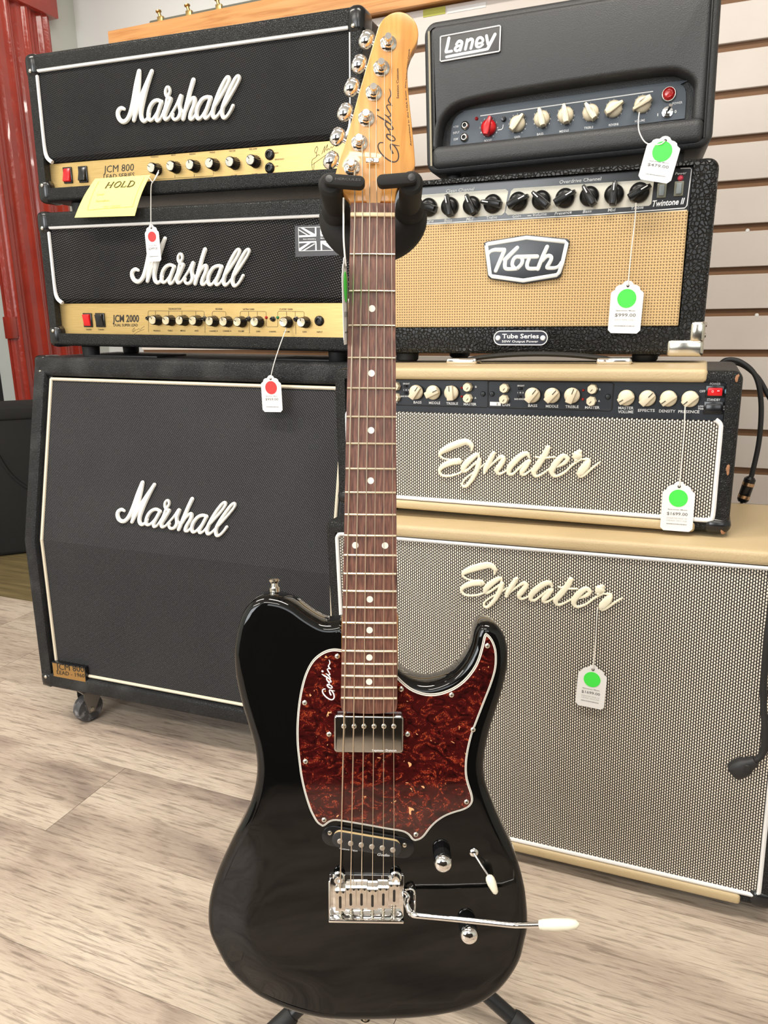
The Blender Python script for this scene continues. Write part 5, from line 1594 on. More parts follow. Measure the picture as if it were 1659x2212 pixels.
for a, b in (((0.12, 0.10), (0.18, 0.84)), ((0.18, 0.84), (0.93, 0.80)), ((0.93, 0.80), (0.92, 0.06))):
    MB().tube([on_card(a[0] + (b[0] - a[0]) * i / 8, a[1] + (b[1] - a[1]) * i / 8) for i in range(9)], 0.0003, 4).build('printed_rule', GR, hold)
MB().tube([hl[1] + Vector((-0.004, -0.001, -0.004)), H1.inverted() @ (H1 @ (F1.p(330, 395, -0.02) - hq[0])), F1.p(338, 378, -0.010) - hq[0], F1.p(343, 368, -0.004) - hq[0]], 0.0009, 6).build('cotton_loop', COTTON, hold)

# cables behind and beside the right stack
def cable(name, label, pts, r, material=RUBBER):
    P = catmull([tuple(p) for p in pts], False, 8)
    o = MB().tube(P, r, 10).build(name, material)
    return tag(o, label, 'cable')


YC = 1.40
cz = EHF @ Vector((0.56, 0.22, 0.215))
pts = [at_y(1548, 796, YC), at_y(1568, 778, YC), at_y(1600, 782, YC), at_y(1632, 812, YC), at_y(1644, 870, YC), at_y(1640, 950, YC), at_y(1626, 1018, YC), at_y(1622, 1030, YC)]
c1 = empty('plug_cable', Matrix.Translation(pts[-1]))
tag(c1, 'black cable with a gold-banded plug dangling beside the cream and black head', 'cable')
o = pts[-1]
MB().tube(catmull([tuple(p - o) for p in pts], False, 8), 0.0042, 10).build('cable_sleeve', RUBBER, c1)
pe = at_y(1603, 1084, YC) - o
d_ = pe.normalized()
MB().lathe([(0.006, 0), (0.0095, 0.004), (0.0095, pe.length - 0.004), (0.007, pe.length)], (0, 0, 0), d_, 16).build('plug_barrel', BLACK_PL, c1)
for t in (0.22, 0.72):
    MB().lathe([(0.0098, pe.length * t), (0.0099, pe.length * (t + 0.12)), (0.0095, pe.length * (t + 0.13))], (0, 0, 0), d_, 16).build('plug_band', mat('gold_band', (0.75, 0.5, 0.3), 0.25, 1.0), c1)
MB().lathe([(0.003, 0), (0.003, 0.02), (0.0, 0.024)], pe, d_, 10).build('plug_tip', NICKEL, c1)
cable('cable', 'black cable drooping past the back of the cream and black head towards the right', [at_y(1560, 800, YC + 0.02), at_y(1590, 784, YC + 0.03), at_y(1628, 806, YC + 0.03), at_y(1655, 846, YC + 0.03), at_y(1690, 930, YC + 0.03), at_y(1700, 1100, YC + 0.03)], 0.0042)
wv = -0.028
pw_ = [FE.p(1664, 1330, wv - 0.01), FE.p(1655, 1400, wv - 0.01), FE.p(1649, 1500, wv), FE.p(1652, 1580, wv), FE.p(1648, 1625, wv), FE.p(1632, 1643, wv)]
pr = empty('power_cord', EC @ Matrix.Translation(pw_[-1]))
tag(pr, 'black power cord with moulded plug hanging before the cream and black cabinet', 'power cord')
o = pw_[-1]
MB().tube(catmull([tuple(p - o) for p in [Vector((pw_[0].x + 0.01, pw_[0].y, EH + 0.03)), *pw_]], False, 8), 0.0046, 10).build('cord_sleeve', RUBBER, pr)
e = FE.p(1580, 1668, wv) - o
d_ = e.normalized()
sd = Vector((0, -1, 0)).cross(d_).normalized()
loops = []
for t, a, b in ((0, 0.007, 0.007), (0.15, 0.008, 0.008), (0.3, 0.010, 0.008), (0.38, 0.0125, 0.010), (0.75, 0.0135, 0.010), (0.95, 0.012, 0.009), (1.0, 0.009, 0.007)):
    loops.append([e * t + sd * math.copysign(abs(math.cos(k * math.pi / 8)) ** 0.7, math.cos(k * math.pi / 8)) * a + Vector((0, -1, 0)) * math.copysign(abs(math.sin(k * math.pi / 8)) ** 0.7, math.sin(k * math.pi / 8)) * b for k in range(16)])
MB().loft(loops).build('moulded_plug', BLACK_MATT, pr)
MB().box(-0.004, 0.004, -0.0006, 0.002, -0.005, 0.005, 0.001, 1, Matrix.Translation(e * 0.36 + Vector((0, -0.0098, 0)))).build('plug_grip', RUBBER, pr)

# ================================================================== guitar
TAIL = 0.8176
LEAN, GYAW, GROL = R(10.556), R(21.924), R(-1.2627)
cR, sR, cL, sL = math.cos(GROL), math.sin(GROL), math.cos(LEAN), math.sin(LEAN)
B3 = Matrix(((cR, -sR, 0), (sR * sL, cR * sL, -cL), (sR * cL, cR * cL, sL)))
GM = Matrix.Translation((-0.2952, 0.6918, 0.9969)) @ Matrix.Rotation(GYAW, 4, 'Z') @ B3.to_4x4() @ Matrix.Translation((0, -TAIL, 0))
GI = GM.inverted()
_go, _g3 = GI @ Vector((0, 0, CAM_H)), GI.to_3x3()


def G(px, py, w):
    d = _g3 @ ray(px, py)
    t = (w - _go.z) / d.z
    q = _go + d * t
    return Vector((q.x, q.y, w))


def G2(px, py, w):
    q = G(px, py, w)
    return (q.x, q.y)


OUT = Vector((0, 0, 1))
gt = empty('electric_guitar', GM)
tag(gt, 'glossy black electric guitar with tortoiseshell pickguard and rosewood fingerboard on a stand', 'guitar')
TOP = -0.0145
BACK = -0.0575
bpx = [(738, 1330, -.045), (722, 1331, -.05), (706, 1330, -.05), (690, 1323, -.05), (668, 1309, -.05), (648, 1294, -.05), (630, 1284, -.05), (612, 1278, -.05), (590, 1275, -.05), (570, 1280, -.045), (548, 1294, -.04), (530, 1318, -.035), (518, 1350, -.03), (511, 1390, -.03), (510, 1420, -.03),
       (514, 1460, -.03), (525, 1510, -.03), (540, 1560, -.03), (553, 1606, -.03), (558, 1654, -.03), (551, 1703, -.03), (533, 1752, -.03), (508, 1799, -.03), (484, 1849, -.03), (465, 1895, -.03), (452, 1940, -.03), (448, 1978, -.03), (451, 2014, -.03), (463, 2055, -.025), (485, 2096, -.025), (509, 2124, -.025), (535, 2146, -.025),
       (565, 2166, -.025), (617, 2183, -.025), (682, 2192, -.025), (747, 2196, -.025), (812, 2196, -.025), (888, 2193, -.025), (943, 2187, -.025), (997, 2176, -.025), (1040, 2159, -.025), (1073, 2136, -.025), (1100, 2106, -.025), (1122, 2068, -.025), (1132, 2030, -.025), (1136.5, 1992, -.03), (1136, 1954, -.03), (1130, 1906, -.03),
       (1117, 1855, -.03), (1099, 1810, -.03), (1073, 1754, -.03), (1049, 1690, -.03), (1043, 1650, -.03), (1047, 1610, -.03), (1057, 1566, -.03), (1072, 1520, -.03), (1084, 1480, -.03), (1093, 1440, -.03), (1094.5, 1407, -.03), (1089, 1376, -.035), (1079, 1354, -.04), (1065, 1338, -.045), (1049, 1330, -.05), (1036, 1331, -.05), (1027, 1340, -.045),
       (1022, 1360, -.035), (1016, 1394, -.03), (998, 1428, -.03), (968, 1455, -.03), (929, 1468, -.03), (898, 1464, -.03), (874, 1453, -.03), (857, 1438, -.03), (850, 1425, -.03), (800, 1380, -.03)]
outline = [G2(x, y, w) for x, y, w in bpx]
outline = catmull(outline, True, 4, corners=(0, len(bpx) - 2, len(bpx) - 1))


def arm(x, y):
    """forearm contour: how far the top falls away at the lower bass side"""
    a = math.degrees(math.atan2(y - 0.155, x + 0.015)) % 360
    t = max(0.0, min(1.0, (a - 150) / 35)) * max(0.0, min(1.0, (262 - a) / 30))
    return t * t * (3 - 2 * t)


BR = 0.010
loops = []
for k in range(4):
    a = R(90) * k / 3
    Q = poly_inset(outline, 0.006 * (1 - math.sin(a)))
    loops.append([(p[0], p[1], BACK + 0.006 * (1 - math.cos(a))) for p in Q])
for k in range(7):
    a = R(90) * k / 6
    Q = poly_inset(outline, BR * (1 - math.cos(a)))
    loops.append([(p[0], p[1], TOP - BR * (1 - math.sin(a)) - 0.011 * arm(*o_)) for p, o_ in zip(Q, outline)])
mb = MB()
mb.loft(loops, False, False)
rim_ = loops[-1]
back_ = loops[0]
V3 = Vector
rp = [V3((p[0], p[1])) for p in rim_]
xs_ = [p.x for p in rp]
ys_ = [p.y for p in rp]


def inside(x, y):
    c = False
    n_ = len(rp)
    j = n_ - 1
    for i in range(n_):
        if (rp[i].y > y) != (rp[j].y > y) and x < (rp[j].x - rp[i].x) * (y - rp[i].y) / (rp[j].y - rp[i].y) + rp[i].x:
            c = not c
        j = i
    return c


gp_ = []
st = 0.012
y = min(ys_) + st / 2
while y < max(ys_):
    x = min(xs_) + st / 2
    while x < max(xs_):
        if inside(x, y) and min((p.x - x) ** 2 + (p.y - y) ** 2 for p in rp) > 0.005 ** 2:
            gp_.append(V3((x, y)))
        x += st
    y += st
vv, _, ff, _, _, _ = delaunay_2d_cdt(rp + gp_, [], [list(range(len(rp)))], 1, 1e-6)
base = len(mb.v)
nr = len(rp)
top_v = []
for i, p in enumerate(vv):
    d_ = math.sqrt(min((q.x - p.x) ** 2 + (q.y - p.y) ** 2 for q in rp))
    f_ = max(0.0, 1 - d_ / 0.034)
    top_v.append((p.x, p.y, TOP - 0.011 * arm(p.x, p.y) * f_ ** 1.25))
mb.add(top_v, [list(f) for f in ff if inside(sum(vv[i].x for i in f) / len(f), sum(vv[i].y for i in f) / len(f))])
bv, _, bf, _, _, _ = delaunay_2d_cdt([V3((p[0], p[1])) for p in back_], [], [list(range(len(back_)))], 1, 1e-6)
mb.add([(p.x, p.y, BACK) for p in bv], [list(reversed(f)) for f in bf if inside(sum(bv[i].x for i in f) / len(f), sum(bv[i].y for i in f) / len(f))])
bobj = mb.build('body', BLACK_GLOSS, gt, angle=60)
bm = bmesh.new()
bm.from_mesh(bobj.data)
bmesh.ops.remove_doubles(bm, verts=bm.verts, dist=1e-5)
bmesh.ops.recalc_face_normals(bm, faces=bm.faces)
for f in bm.faces:
    f.smooth = True
bm.to_mesh(bobj.data)
bm.free()
# pickguard of stacked plies
gpx = [(738, 1404), (722.6, 1402.3), (706.7, 1405), (690.8, 1412.8), (674.9, 1426.7), (663, 1446.6), (654.2, 1470.5), (647, 1502.3), (642.3, 1538), (640.3, 1574), (641, 1609.7), (644.3, 1641.5), (649, 1677.3), (657, 1713), (667, 1745), (675, 1763), (684.9, 1778.8), (696.8, 1786.7),
       (702.8, 1784), (712.7, 1776.8), (726.6, 1774), (758.4, 1778.8), (798.2, 1785.5), (838, 1792.7), (867.8, 1797.5), (881.7, 1804.6), (889.7, 1814.5), (896.9, 1817.7), (907.6, 1814.5), (917.5, 1806.6), (929.5, 1790.7), (943.4, 1776.8), (961.3, 1764.8), (981.2, 1756.9), (1001, 1750.9), (1015, 1743),
       (1021.8, 1731), (1020.2, 1715), (1013.8, 1695.2), (1009, 1673.3), (1009, 1645.5), (1013, 1617.7), (1021, 1585.8), (1032.9, 1554), (1046.8, 1518), (1060.8, 1482.4), (1070.7, 1450.6), (1073.5, 1426.7), (1071.9, 1402.9), (1064.7, 1383), (1054.8, 1371), (1048.8, 1369), (1044.8, 1377), (1040.9, 1394.9),
       (1032.9, 1422.8), (1021, 1446.6), (1001, 1470.5), (977.2, 1487.2), (949.4, 1497.5), (921.5, 1499), (893.7, 1490.4), (873.8, 1476.5), (856, 1459), (845, 1452)]
PGZ = TOP + 0.0026
go = catmull([G2(x, y, PGZ) for x, y in gpx], True, 3, corners=(0, 17, 27, 51, 62, 63))
flat = lambda a, b, h: (a, b, h)
pg = MB().prism(go, flat, TOP - 0.0004, PGZ - 0.0009).build('pickguard', WHITE_PLY, gt, smooth=False)
MB().prism(poly_inset(go, 0.0007), flat, TOP, PGZ - 0.0007).build('dark_ply', BLACK_PL, pg, smooth=False)
MB().prism(poly_inset(go, 0.0011), flat, TOP, PGZ - 0.0004).build('inner_white_ply', WHITE_PLY, pg, smooth=False)
MB().prism(poly_inset(go, 0.0022), flat, TOP, PGZ).build('tortoiseshell_ply', M_['tortoiseshell'], pg, smooth=False)
for px, py in ((728.6, 1417.6), (658, 1518), (659.8, 1644.7), (700, 1771), (710.7, 1585.8), (880.3, 1585.8), (866.6, 1488.4), (975.3, 1501), (1052.8, 1395), (1021.8, 1576), (1007.8, 1732), (898.5, 1802.6)):
    c = G(px, py, PGZ)
    s_ = MB().lathe([(0.0026, 0), (0.0026, 0.0004), (0.0018, 0.0012), (0, 0.0014)], c, OUT, 14).build('pickguard_screw', NICKEL, pg)
    MB().box(-0.0012, 0.0012, -0.0003, 0.0003, 0.0011, 0.00155, M=Matrix.Translation(c)).box(-0.0003, 0.0003, -0.0012, 0.0012, 0.0011, 0.00155, M=Matrix.Translation(c)).build('screw_slot', INK, s_, smooth=False)
SCRIPT_G = [[(290, 1525, 26), (210, 1530, 28), (170, 1610, 32), (210, 1730, 34), (320, 1860, 34), (460, 1960, 34), (570, 1990, 32), (650, 1950, 32), (680, 1850, 34), (650, 1720, 34), (570, 1600, 32), (500, 1560, 28), (472, 1600, 30), (495, 1690, 36), (538, 1778, 40)], [(500, 1560, 24), (600, 1588, 24), (700, 1605, 14)],
            [(470, 1340, 28), (395, 1325, 36), (392, 1390, 38), (470, 1462, 34), (560, 1482, 30), (594, 1440, 30), (540, 1372, 28), (480, 1340, 26), (462, 1265, 26), (420, 1205, 34)], [(430, 1200, 38), (372, 1130, 34), (350, 1065, 32), (390, 1032, 32), (470, 1080, 30), (530, 1160, 30), (544, 1200, 30), (500, 1212, 28), (440, 1190, 28)],
            [(150, 872, 16), (230, 920, 34), (320, 975, 38), (410, 1030, 36), (470, 1075, 30), (510, 1052, 28), (490, 1000, 30), (410, 905, 32), (325, 845, 18)], [(425, 905, 24), (470, 890, 26), (496, 880, 26), (450, 790, 30), (392, 690, 30), (390, 642, 28), (440, 622, 24), (520, 640, 20)],
            [(510, 632, 22), (450, 560, 32), (430, 520, 32), (446, 470, 30), (482, 410, 28), (490, 350, 26), (472, 285, 20), (450, 240, 12)], [(160, 738, 44), (180, 748, 50)]]


def g_script(parent, A_, B_, a, b, z, material, name='script_logo', k=1.0, items=SCRIPT_G):
    cv = fit2(A_, B_, a, b)
    mb = MB()
    for it in items:
        pts = catmull([(*p, 30)[:3] for p in it], False, 4)
        P, rr = [], []
        for x, y_, ww in pts:
            u, v, sc_ = cv(x, y_)
            P.append(Vector((u, v, z)))
            rr.append(max(0.00015, ww * sc_ * k / 2))
        mb.tube(P, rr, 6, flat=((0, 0, 1), 0.12))
        for e in (0, -1):
            mb.lathe([(rr[e], 0), (rr[e] * 0.8, 0.0001), (0, 0.00012)], P[e], OUT, 8)
    return mb.build(name, material, parent)


g_script(pg, (570, 1990), (450, 240), G2(670 + 790 / 17.01, 1400 + 1895 / 17.01, PGZ), G2(670 + 690 / 17.01, 1400 + 432 / 17.01, PGZ), PGZ + 0.0001, WHITE_INK, k=1.7)
# neck, fingerboard, frets
SCALE = 0.648


def neck_half(d):
    return (0.0413 + (0.0548 - 0.0413) * d / 0.466) / 2 + 0.0006


FB1 = 0.4795
loops = []
for d in (-0.0125, 0.0, 0.1, 0.2, 0.3, 0.4, 0.470, 0.476, FB1):
    hw = neck_half(d) * (1.0 if d < 0.472 else (0.985 if d < 0.478 else 0.94))
    L = [(-hw, TAIL - d, -0.0075)]
    for i in range(9):
        x = -hw + 2 * hw * i / 8
        L.append((x, TAIL - d - (0.0025 * (1 - (x / hw) ** 2) if d >= 0.476 else 0), -0.001 - 0.0009 * (x / hw) ** 2 - (0.0025 if d < -0.001 else 0)))
    L.append((hw, TAIL - d, -0.0075))
    loops.append(L)
fbm = MB().loft(loops).build('fingerboard', M_['rosewood'], gt, angle=50)
loops = []
for d in (-0.0125, 0.02, 0.1, 0.2, 0.3, 0.36, 0.40):
    hw = neck_half(d) - 0.0003
    dep = 0.013 + 0.004 * min(1, max(0, d / 0.3))
    loops.append([(hw * math.cos(a), TAIL - d, -0.0075 - dep * abs(math.sin(a)) ** 0.8) for a in [math.pi * i / 10 for i in range(11)]])
MB().loft(loops).build('neck', M_['amber_maple'], gt, angle=60)
MB().box(-0.028, 0.028, TAIL - 0.477, TAIL - 0.385, -0.030, -0.0074, 0.002).build('neck_heel', M_['amber_maple'], gt)
for k in range(1, 23):
    d = SCALE * (1 - 2 ** (-k / 12))
    hw = neck_half(d) - 0.0004
    P = [(-hw + 2 * hw * i / 8, TAIL - d, -0.0004 - 0.0009 * ((-1 + i / 4) ** 2)) for i in range(9)]
    MB().tube(P, 0.0012, 8, flat=((0, 0, 1), 0.9)).build('fret', FRETWIRE, fbm)
mids = lambda k: (SCALE * (1 - 2 ** (-k / 12)) + SCALE * (1 - 2 ** (-(k - 1) / 12))) / 2
for k in (3, 5, 7, 9, 12, 15, 17, 19, 21):
    for x in ((0,) if k != 12 else (-0.0145, 0.0145)):
        MB().lathe([(0.0032, 0), (0.0032, 0.0002), (0, 0.0002)], (x, TAIL - mids(k), -0.00105 - 0.0009 * (x / 0.026) ** 2), OUT, 20).build('inlay_dot', PEARL, fbm, smooth=False)
MB().box(-neck_half(0) + 0.0002, neck_half(0) - 0.0002, TAIL - 0.0015, TAIL + 0.0022, -0.006, 0.0016, 0.0008).build('nut', BONE, gt)
# headstock
HZ = -0.0085
hpx = [(756, 436), (748, 425), (735, 410), (726, 390), (725.5, 371), (750.6, 291.6), (774, 204.6), (797.6, 122.3), (811.7, 75.3), (818.8, 54), (828.2, 40), (842.3, 29.4), (858.7, 24.7), (875.2, 27), (889.3, 36.5), (898.7, 49.4), (903.4, 65.9), (903.0, 82), (898.5, 96), (889.5, 112), (882.7, 132), (880.2, 153),
       (881, 183), (883.4, 212), (888, 254), (892.8, 301), (896, 341), (896.5, 358), (891, 370), (875, 385), (862, 400), (855.5, 418), (853.5, 436)]
ho = catmull([G2(x, y, HZ) for x, y in hpx], True, 3, corners=(0, 32))
hs = MB().prism(ho, flat, HZ - 0.0145, HZ, 0.0012, 2, True).build('headstock', M_['amber_maple'], gt, angle=50)
# truss rod channel below the nut
c0, c1_ = G(806, 402, HZ), G(808, 437, HZ)
cen = (c0 + c1_) / 2
ell = [(cen.x + 0.0082 * math.cos(t * math.pi / 12), cen.y + 0.0125 * math.sin(t * math.pi / 12)) for t in range(24)]
MB().prism(ell, flat, HZ - 0.002, HZ + 0.0004).build('truss_rod_channel', M_['maple_end_grain'], hs, smooth=False)
g_script(hs, (570, 1990), (450, 240), G2(800 + 570 / 11.06, 170 + 1990 / 11.06, HZ), G2(800 + 450 / 11.06, 170 + 240 / 11.06, HZ), HZ + 0.0001, mat('dark_brown_decal', (0.030, 0.012, 0.006), 0.5))


def g_text(txt, p_a, p_b, hpx_, z, material, parent, bold=0.0, shear=0.0):
    a, b = G(*p_a, z), G(*p_b, z)
    V, Fs, x0, x1, y0, y1 = text_geo(txt, bold, shear)
    ex = (b - a) / (x1 - x0)
    ey = OUT.cross(ex).normalized() * (hpx_ / 2140.0 / y1)
    MB().add([a + ex * (v.x - x0) + ey * v.y + OUT * 0.0002 for v in V], Fs).build('lettering', material, parent, smooth=False)


DB = MATS['dark_brown_decal']
g_text('Session Custom', (861.5, 213), (861.0, 148), 4.6, HZ, DB, hs, bold=0.012)
g_text('Assembled in the USA from', (889.2, 315), (877.5, 196), 3.0, HZ, DB, hs, bold=0.014)
g_text('parts handcrafted in Canada', (876.8, 190), (885.5, 106), 2.9, HZ, DB, hs, bold=0.014)
# tuners
posts = [(839, 94), (824, 147.5), (807.5, 200.5), (791.5, 256), (776.5, 309), (760, 362)]
butt = [(793, 86), (777, 139), (761, 189), (746.6, 243), (730.6, 296), (716.5, 347)]
post_l = []
for (px, py), (bx, by) in zip(posts, butt):
    c = G(px, py, HZ)
    post_l.append(c)
    t_ = MB().lathe([(0.0078, 0), (0.0078, 0.0008), (0.0066, 0.0018), (0.0052, 0.0024), (0.0046, 0.004), (0.0034, 0.0046), (0.0030, 0.008), (0.0033, 0.0115), (0.0030, 0.0128), (0.0, 0.0128)], c, OUT, 18).build('tuning_machine', CHROME, gt)
    b = G(bx, by, HZ - 0.016)
    ax_ = (Vector((c.x, c.y, 0)) - Vector((b.x, b.y, 0))).normalized()
    ax_ = Vector((ax_.x, ax_.y, 0))
    MB().cyl(b, b + ax_ * 0.022, 0.0022, 10).build('tuner_shaft', CHROME, t_)
    sdv = OUT.cross(ax_)
    mbb = MB()
    mbb.loft([[b + ax_ * h + sdv * math.cos(k * math.pi / 8) * 0.0092 * r + OUT * math.sin(k * math.pi / 8) * 0.0062 * r for k in range(16)] for h, r in ((-0.0072, 0.25), (-0.0066, 0.6), (-0.005, 0.85), (-0.002, 1.0), (0.002, 0.98), (0.0045, 0.75), (0.006, 0.4))])
    mbb.build('tuner_button', CHROME, t_)
st_ = G(804.6, 352, HZ)
tree = MB().box(-0.0062, 0.0062, -0.0022, 0.0022, 0.0055, 0.0072, 0.0006, 1, Matrix.Translation(st_)).cyl(st_, st_ + OUT * 0.006, 0.0022, 10).build('string_tree', CHROME, gt)
screw(tree, st_ + OUT * 0.007, 0.002, CHROME, OUT)
# pickups
NZ = -0.0045
q = [G(x, y, NZ) for x, y in ((721, 1546), (872, 1546), (871.5, 1627), (721.5, 1627))]
x0_, x1_ = (q[0].x + q[3].x) / 2, (q[1].x + q[2].x) / 2
y0_, y1_ = (q[2].y + q[3].y) / 2, (q[0].y + q[1].y) / 2
npk = MB().prism(rrect(x0_, x1_, y0_, y1_, 0.0035, 5), flat, PGZ - 0.001, NZ, 0.002, 4).build('neck_pickup', mat('pickup_chrome', (0.46, 0.45, 0.43), 0.10, 1.0, bump=('noise', 700, 0.02, 0.0003)), gt)
for px in (742.8, 764.9, 786.2, 808, 829.3, 850.7):
    c = G(px, 1568.7, NZ)
    s_ = MB().lathe([(0.0025, 0), (0.0025, 0.0006), (0.0018, 0.0011), (0, 0.0012)], c, OUT, 14).build('pole_screw', NICKEL, npk)
    MB().box(-0.0018, 0.0018, -0.00035, 0.00035, 0.001, 0.0014, M=Matrix.Translation(c) @ Matrix.Rotation(R(-50), 4, 'Z')).build('screw_slot', INK, s_, smooth=False)
g_text('Seymour Duncan', (804, 1623), (856, 1623), 4.6, NZ, WHITE_INK, npk, bold=0.02)


def capsule(a, b, r, n=10):
    a, b = Vector((a[0], a[1])), Vector((b[0], b[1]))
    d = (b - a).normalized()
    ang = math.atan2(d.y, d.x)
    P = [(b.x + r * math.cos(ang - math.pi / 2 + math.pi * i / n), b.y + r * math.sin(ang - math.pi / 2 + math.pi * i / n)) for i in range(n + 1)]
    return P + [(a.x + r * math.cos(ang + math.pi / 2 + math.pi * i / n), a.y + r * math.sin(ang + math.pi / 2 + math.pi * i / n)) for i in range(n + 1)]


ca, cb = G2(718, 1805, TOP), G2(872, 1831, TOP)
bp_ = MB().prism(capsule(ca, cb, 0.0108), flat, TOP - 0.0006, TOP + 0.0012, 0.0008, 2).build('bridge_pickup', BLACK_PL, gt)
ca, cb = G2(734, 1813.5, -0.007), G2(850, 1833, -0.007)
MB().prism(capsule(ca, cb, 0.0068), flat, TOP, -0.0076, 0.0).build('coil_winding', TAN, bp_)
MB().prism(capsule(ca, cb, 0.0078), flat, -0.0076, -0.0062, 0.0004, 2).build('bobbin_top', mat('charcoal_bobbin', (0.022, 0.022, 0.023), 0.45), bp_)
for px, py in ((734.3, 1817), (757.5, 1821.6), (780.5, 1824.8), (803.3, 1828.6), (825.8, 1831.4), (848.5, 1835.6)):
    MB().lathe([(0.0027, 0), (0.0027, 0.0007), (0.0022, 0.0010), (0, 0.0010)], G(px, py, -0.0062), OUT, 16).build('pole_piece', POLE, bp_)
for px, py in ((712.3, 1799), (874, 1825.5)):
    screw(bp_, G(px, py, TOP + 0.0012), 0.0026, NICKEL, OUT)
g_text('Custom Cajun', (733.5, 1834), (772, 1839.5), 4.0, -0.0061, WHITE_INK, bp_)
g_text('Godin', (815, 1848), (841, 1850.5), 6.0, -0.0061, WHITE_INK, bp_, shear=0.3)
# tremolo bridge
BZ = TOP + 0.0028
pa, pb, pc_, pd = G(711.5, 1890, BZ), G(872, 1890, BZ), G(873, 1983, BZ), G(711.5, 1983, BZ)
bx0, bx1, by0, by1 = (pa.x + pd.x) / 2, (pb.x + pc_.x) / 2, (pc_.y + pd.y) / 2, (pa.y + pb.y) / 2
br = MB().box(bx0, bx1, by0, by1, TOP - 0.0002, BZ, 0.001, 2).box(bx0, bx1, by0 - 0.0006, by0 + 0.0026, TOP + 0.001, -0.0035, 0.0008, 2).box(bx0 - 0.0005, bx0 + 0.0014, by0, by1 - 0.004, TOP + 0.001, -0.006, 0.0006, 1).build('bridge_plate', CHROME, gt)
for px in (732, 854.5):
    c = G(px, 1893, BZ)
    p_ = MB().lathe([(0.0062, 0), (0.0062, 0.002), (0.0048, 0.003), (0.0048, 0.007), (0.0040, 0.0085), (0.002, 0.0085), (0.002, 0.006)], c, OUT, 18).build('pivot_post', CHROME, br)
sx = [690 + v / 7.9 for v in (265, 443, 625, 812, 998, 1185, 1370)]
strs = [690 + v / 7.9 for v in (352, 540, 722, 906, 1090, 1275)]
sad_pts = []
for i in range(6):
    zt = -0.0015
    dy = (6, 0, 0, 3, 0, -8)[i]
    a, b = G(sx[i] + 0.4, 1925 + dy, zt), G(sx[i + 1] - 0.4, 1925 + dy, zt)
    c = G(sx[i], 1963 + dy, -0.006)
    xa_, xb_ = a.x, b.x
    ya_, yb_ = a.y, c.y
    sdl = MB()
    Pf = [(ya_ + 0.0045, BZ), (ya_ + 0.0045, zt - 0.0022), (ya_ + 0.003, zt - 0.0004), (ya_, zt), (yb_ + 0.003, -0.0055), (yb_, -0.0065), (yb_, BZ)]
    sdl.prism(Pf, lambda p, q_, h: (h, p, q_), xa_, xb_)
    so = sdl.build('saddle', mat('satin_chrome', (0.78, 0.74, 0.68), 0.2, 1.0), br, angle=30)
    mx = (xa_ + xb_) / 2
    sl_ = (-0.0055 - zt) / (yb_ + 0.003 - ya_)
    mzz = lambda y_: zt + sl_ * (y_ - ya_)
    P = capsule((mx, ya_ - 0.004), (mx, yb_ + 0.005), 0.0013, 6)
    MB().prism(P, lambda p, q_, h: (p, q_, mzz(q_) + h), -0.0008, 0.00015).build('saddle_slot', INK, so, smooth=False)
    for s_ in (-1, 1):
        MB().lathe([(0.0011, 0), (0.0011, 0.0004), (0, 0.0004)], (mx + s_ * 0.0031, ya_ + 0.0016, zt - 0.0004), OUT, 10).build('height_screw', INK, so)
    ys2 = [yb_ - 0.0006 * k for k in range(int((yb_ - by0) / 0.0006))]
    if len(ys2) > 3:
        MB().cyl((mx, yb_ + 0.001, -0.0088), (mx, by0 - 0.001, -0.0088), 0.0013, 10).build('intonation_screw', NICKEL, so)
        MB().tube([(mx + 0.002 * math.cos(k * 1.3), y_, -0.0088 + 0.002 * math.sin(k * 1.3)) for k, y_ in enumerate(ys2)], 0.00035, 5).build('saddle_spring', NICKEL, so)
    sad_pts.append(Vector((mx, ya_ + 0.0005, 0.0002)))
# strings
rad = (0.00066, 0.00056, 0.00046, 0.00034, 0.0003, 0.00027)
nutx = (766.8, 783.2, 798.9, 814.6, 830.4, 845.6)
order = [5, 4, 3, 2, 1, 0]
for i in range(6):
    n_ = G(nutx[i], 461, 0.0018)
    n_ = Vector((n_.x, TAIL + 0.0004, 0.0018))
    po = post_l[order[i]] + OUT * 0.006 + Vector((0.003, 0, 0))
    s_ = sad_pts[i]
    P = [po, n_ + Vector((0, 0.0014, 0)), n_, s_, s_ + Vector((0, -0.003, -0.0028))]
    if i in (2, 3):
        P.insert(1, Vector((st_.x + (-0.0035 if i == 2 else 0.0035), st_.y, st_.z + 0.0052)))
        if i == 2:
            P.pop(1)
    o = MB().tube(P, rad[i], 6).build('string', STRING_M, gt)
    th = [po + Vector((0.0034 * math.cos(a) - 0.003, 0.0034 * math.sin(a), -0.0002 * k)) for k, a in enumerate([0.6 * j for j in range(30)])]
    MB().tube(th, max(rad[i], 0.0003), 5).build('string_winding', STRING_M, o)
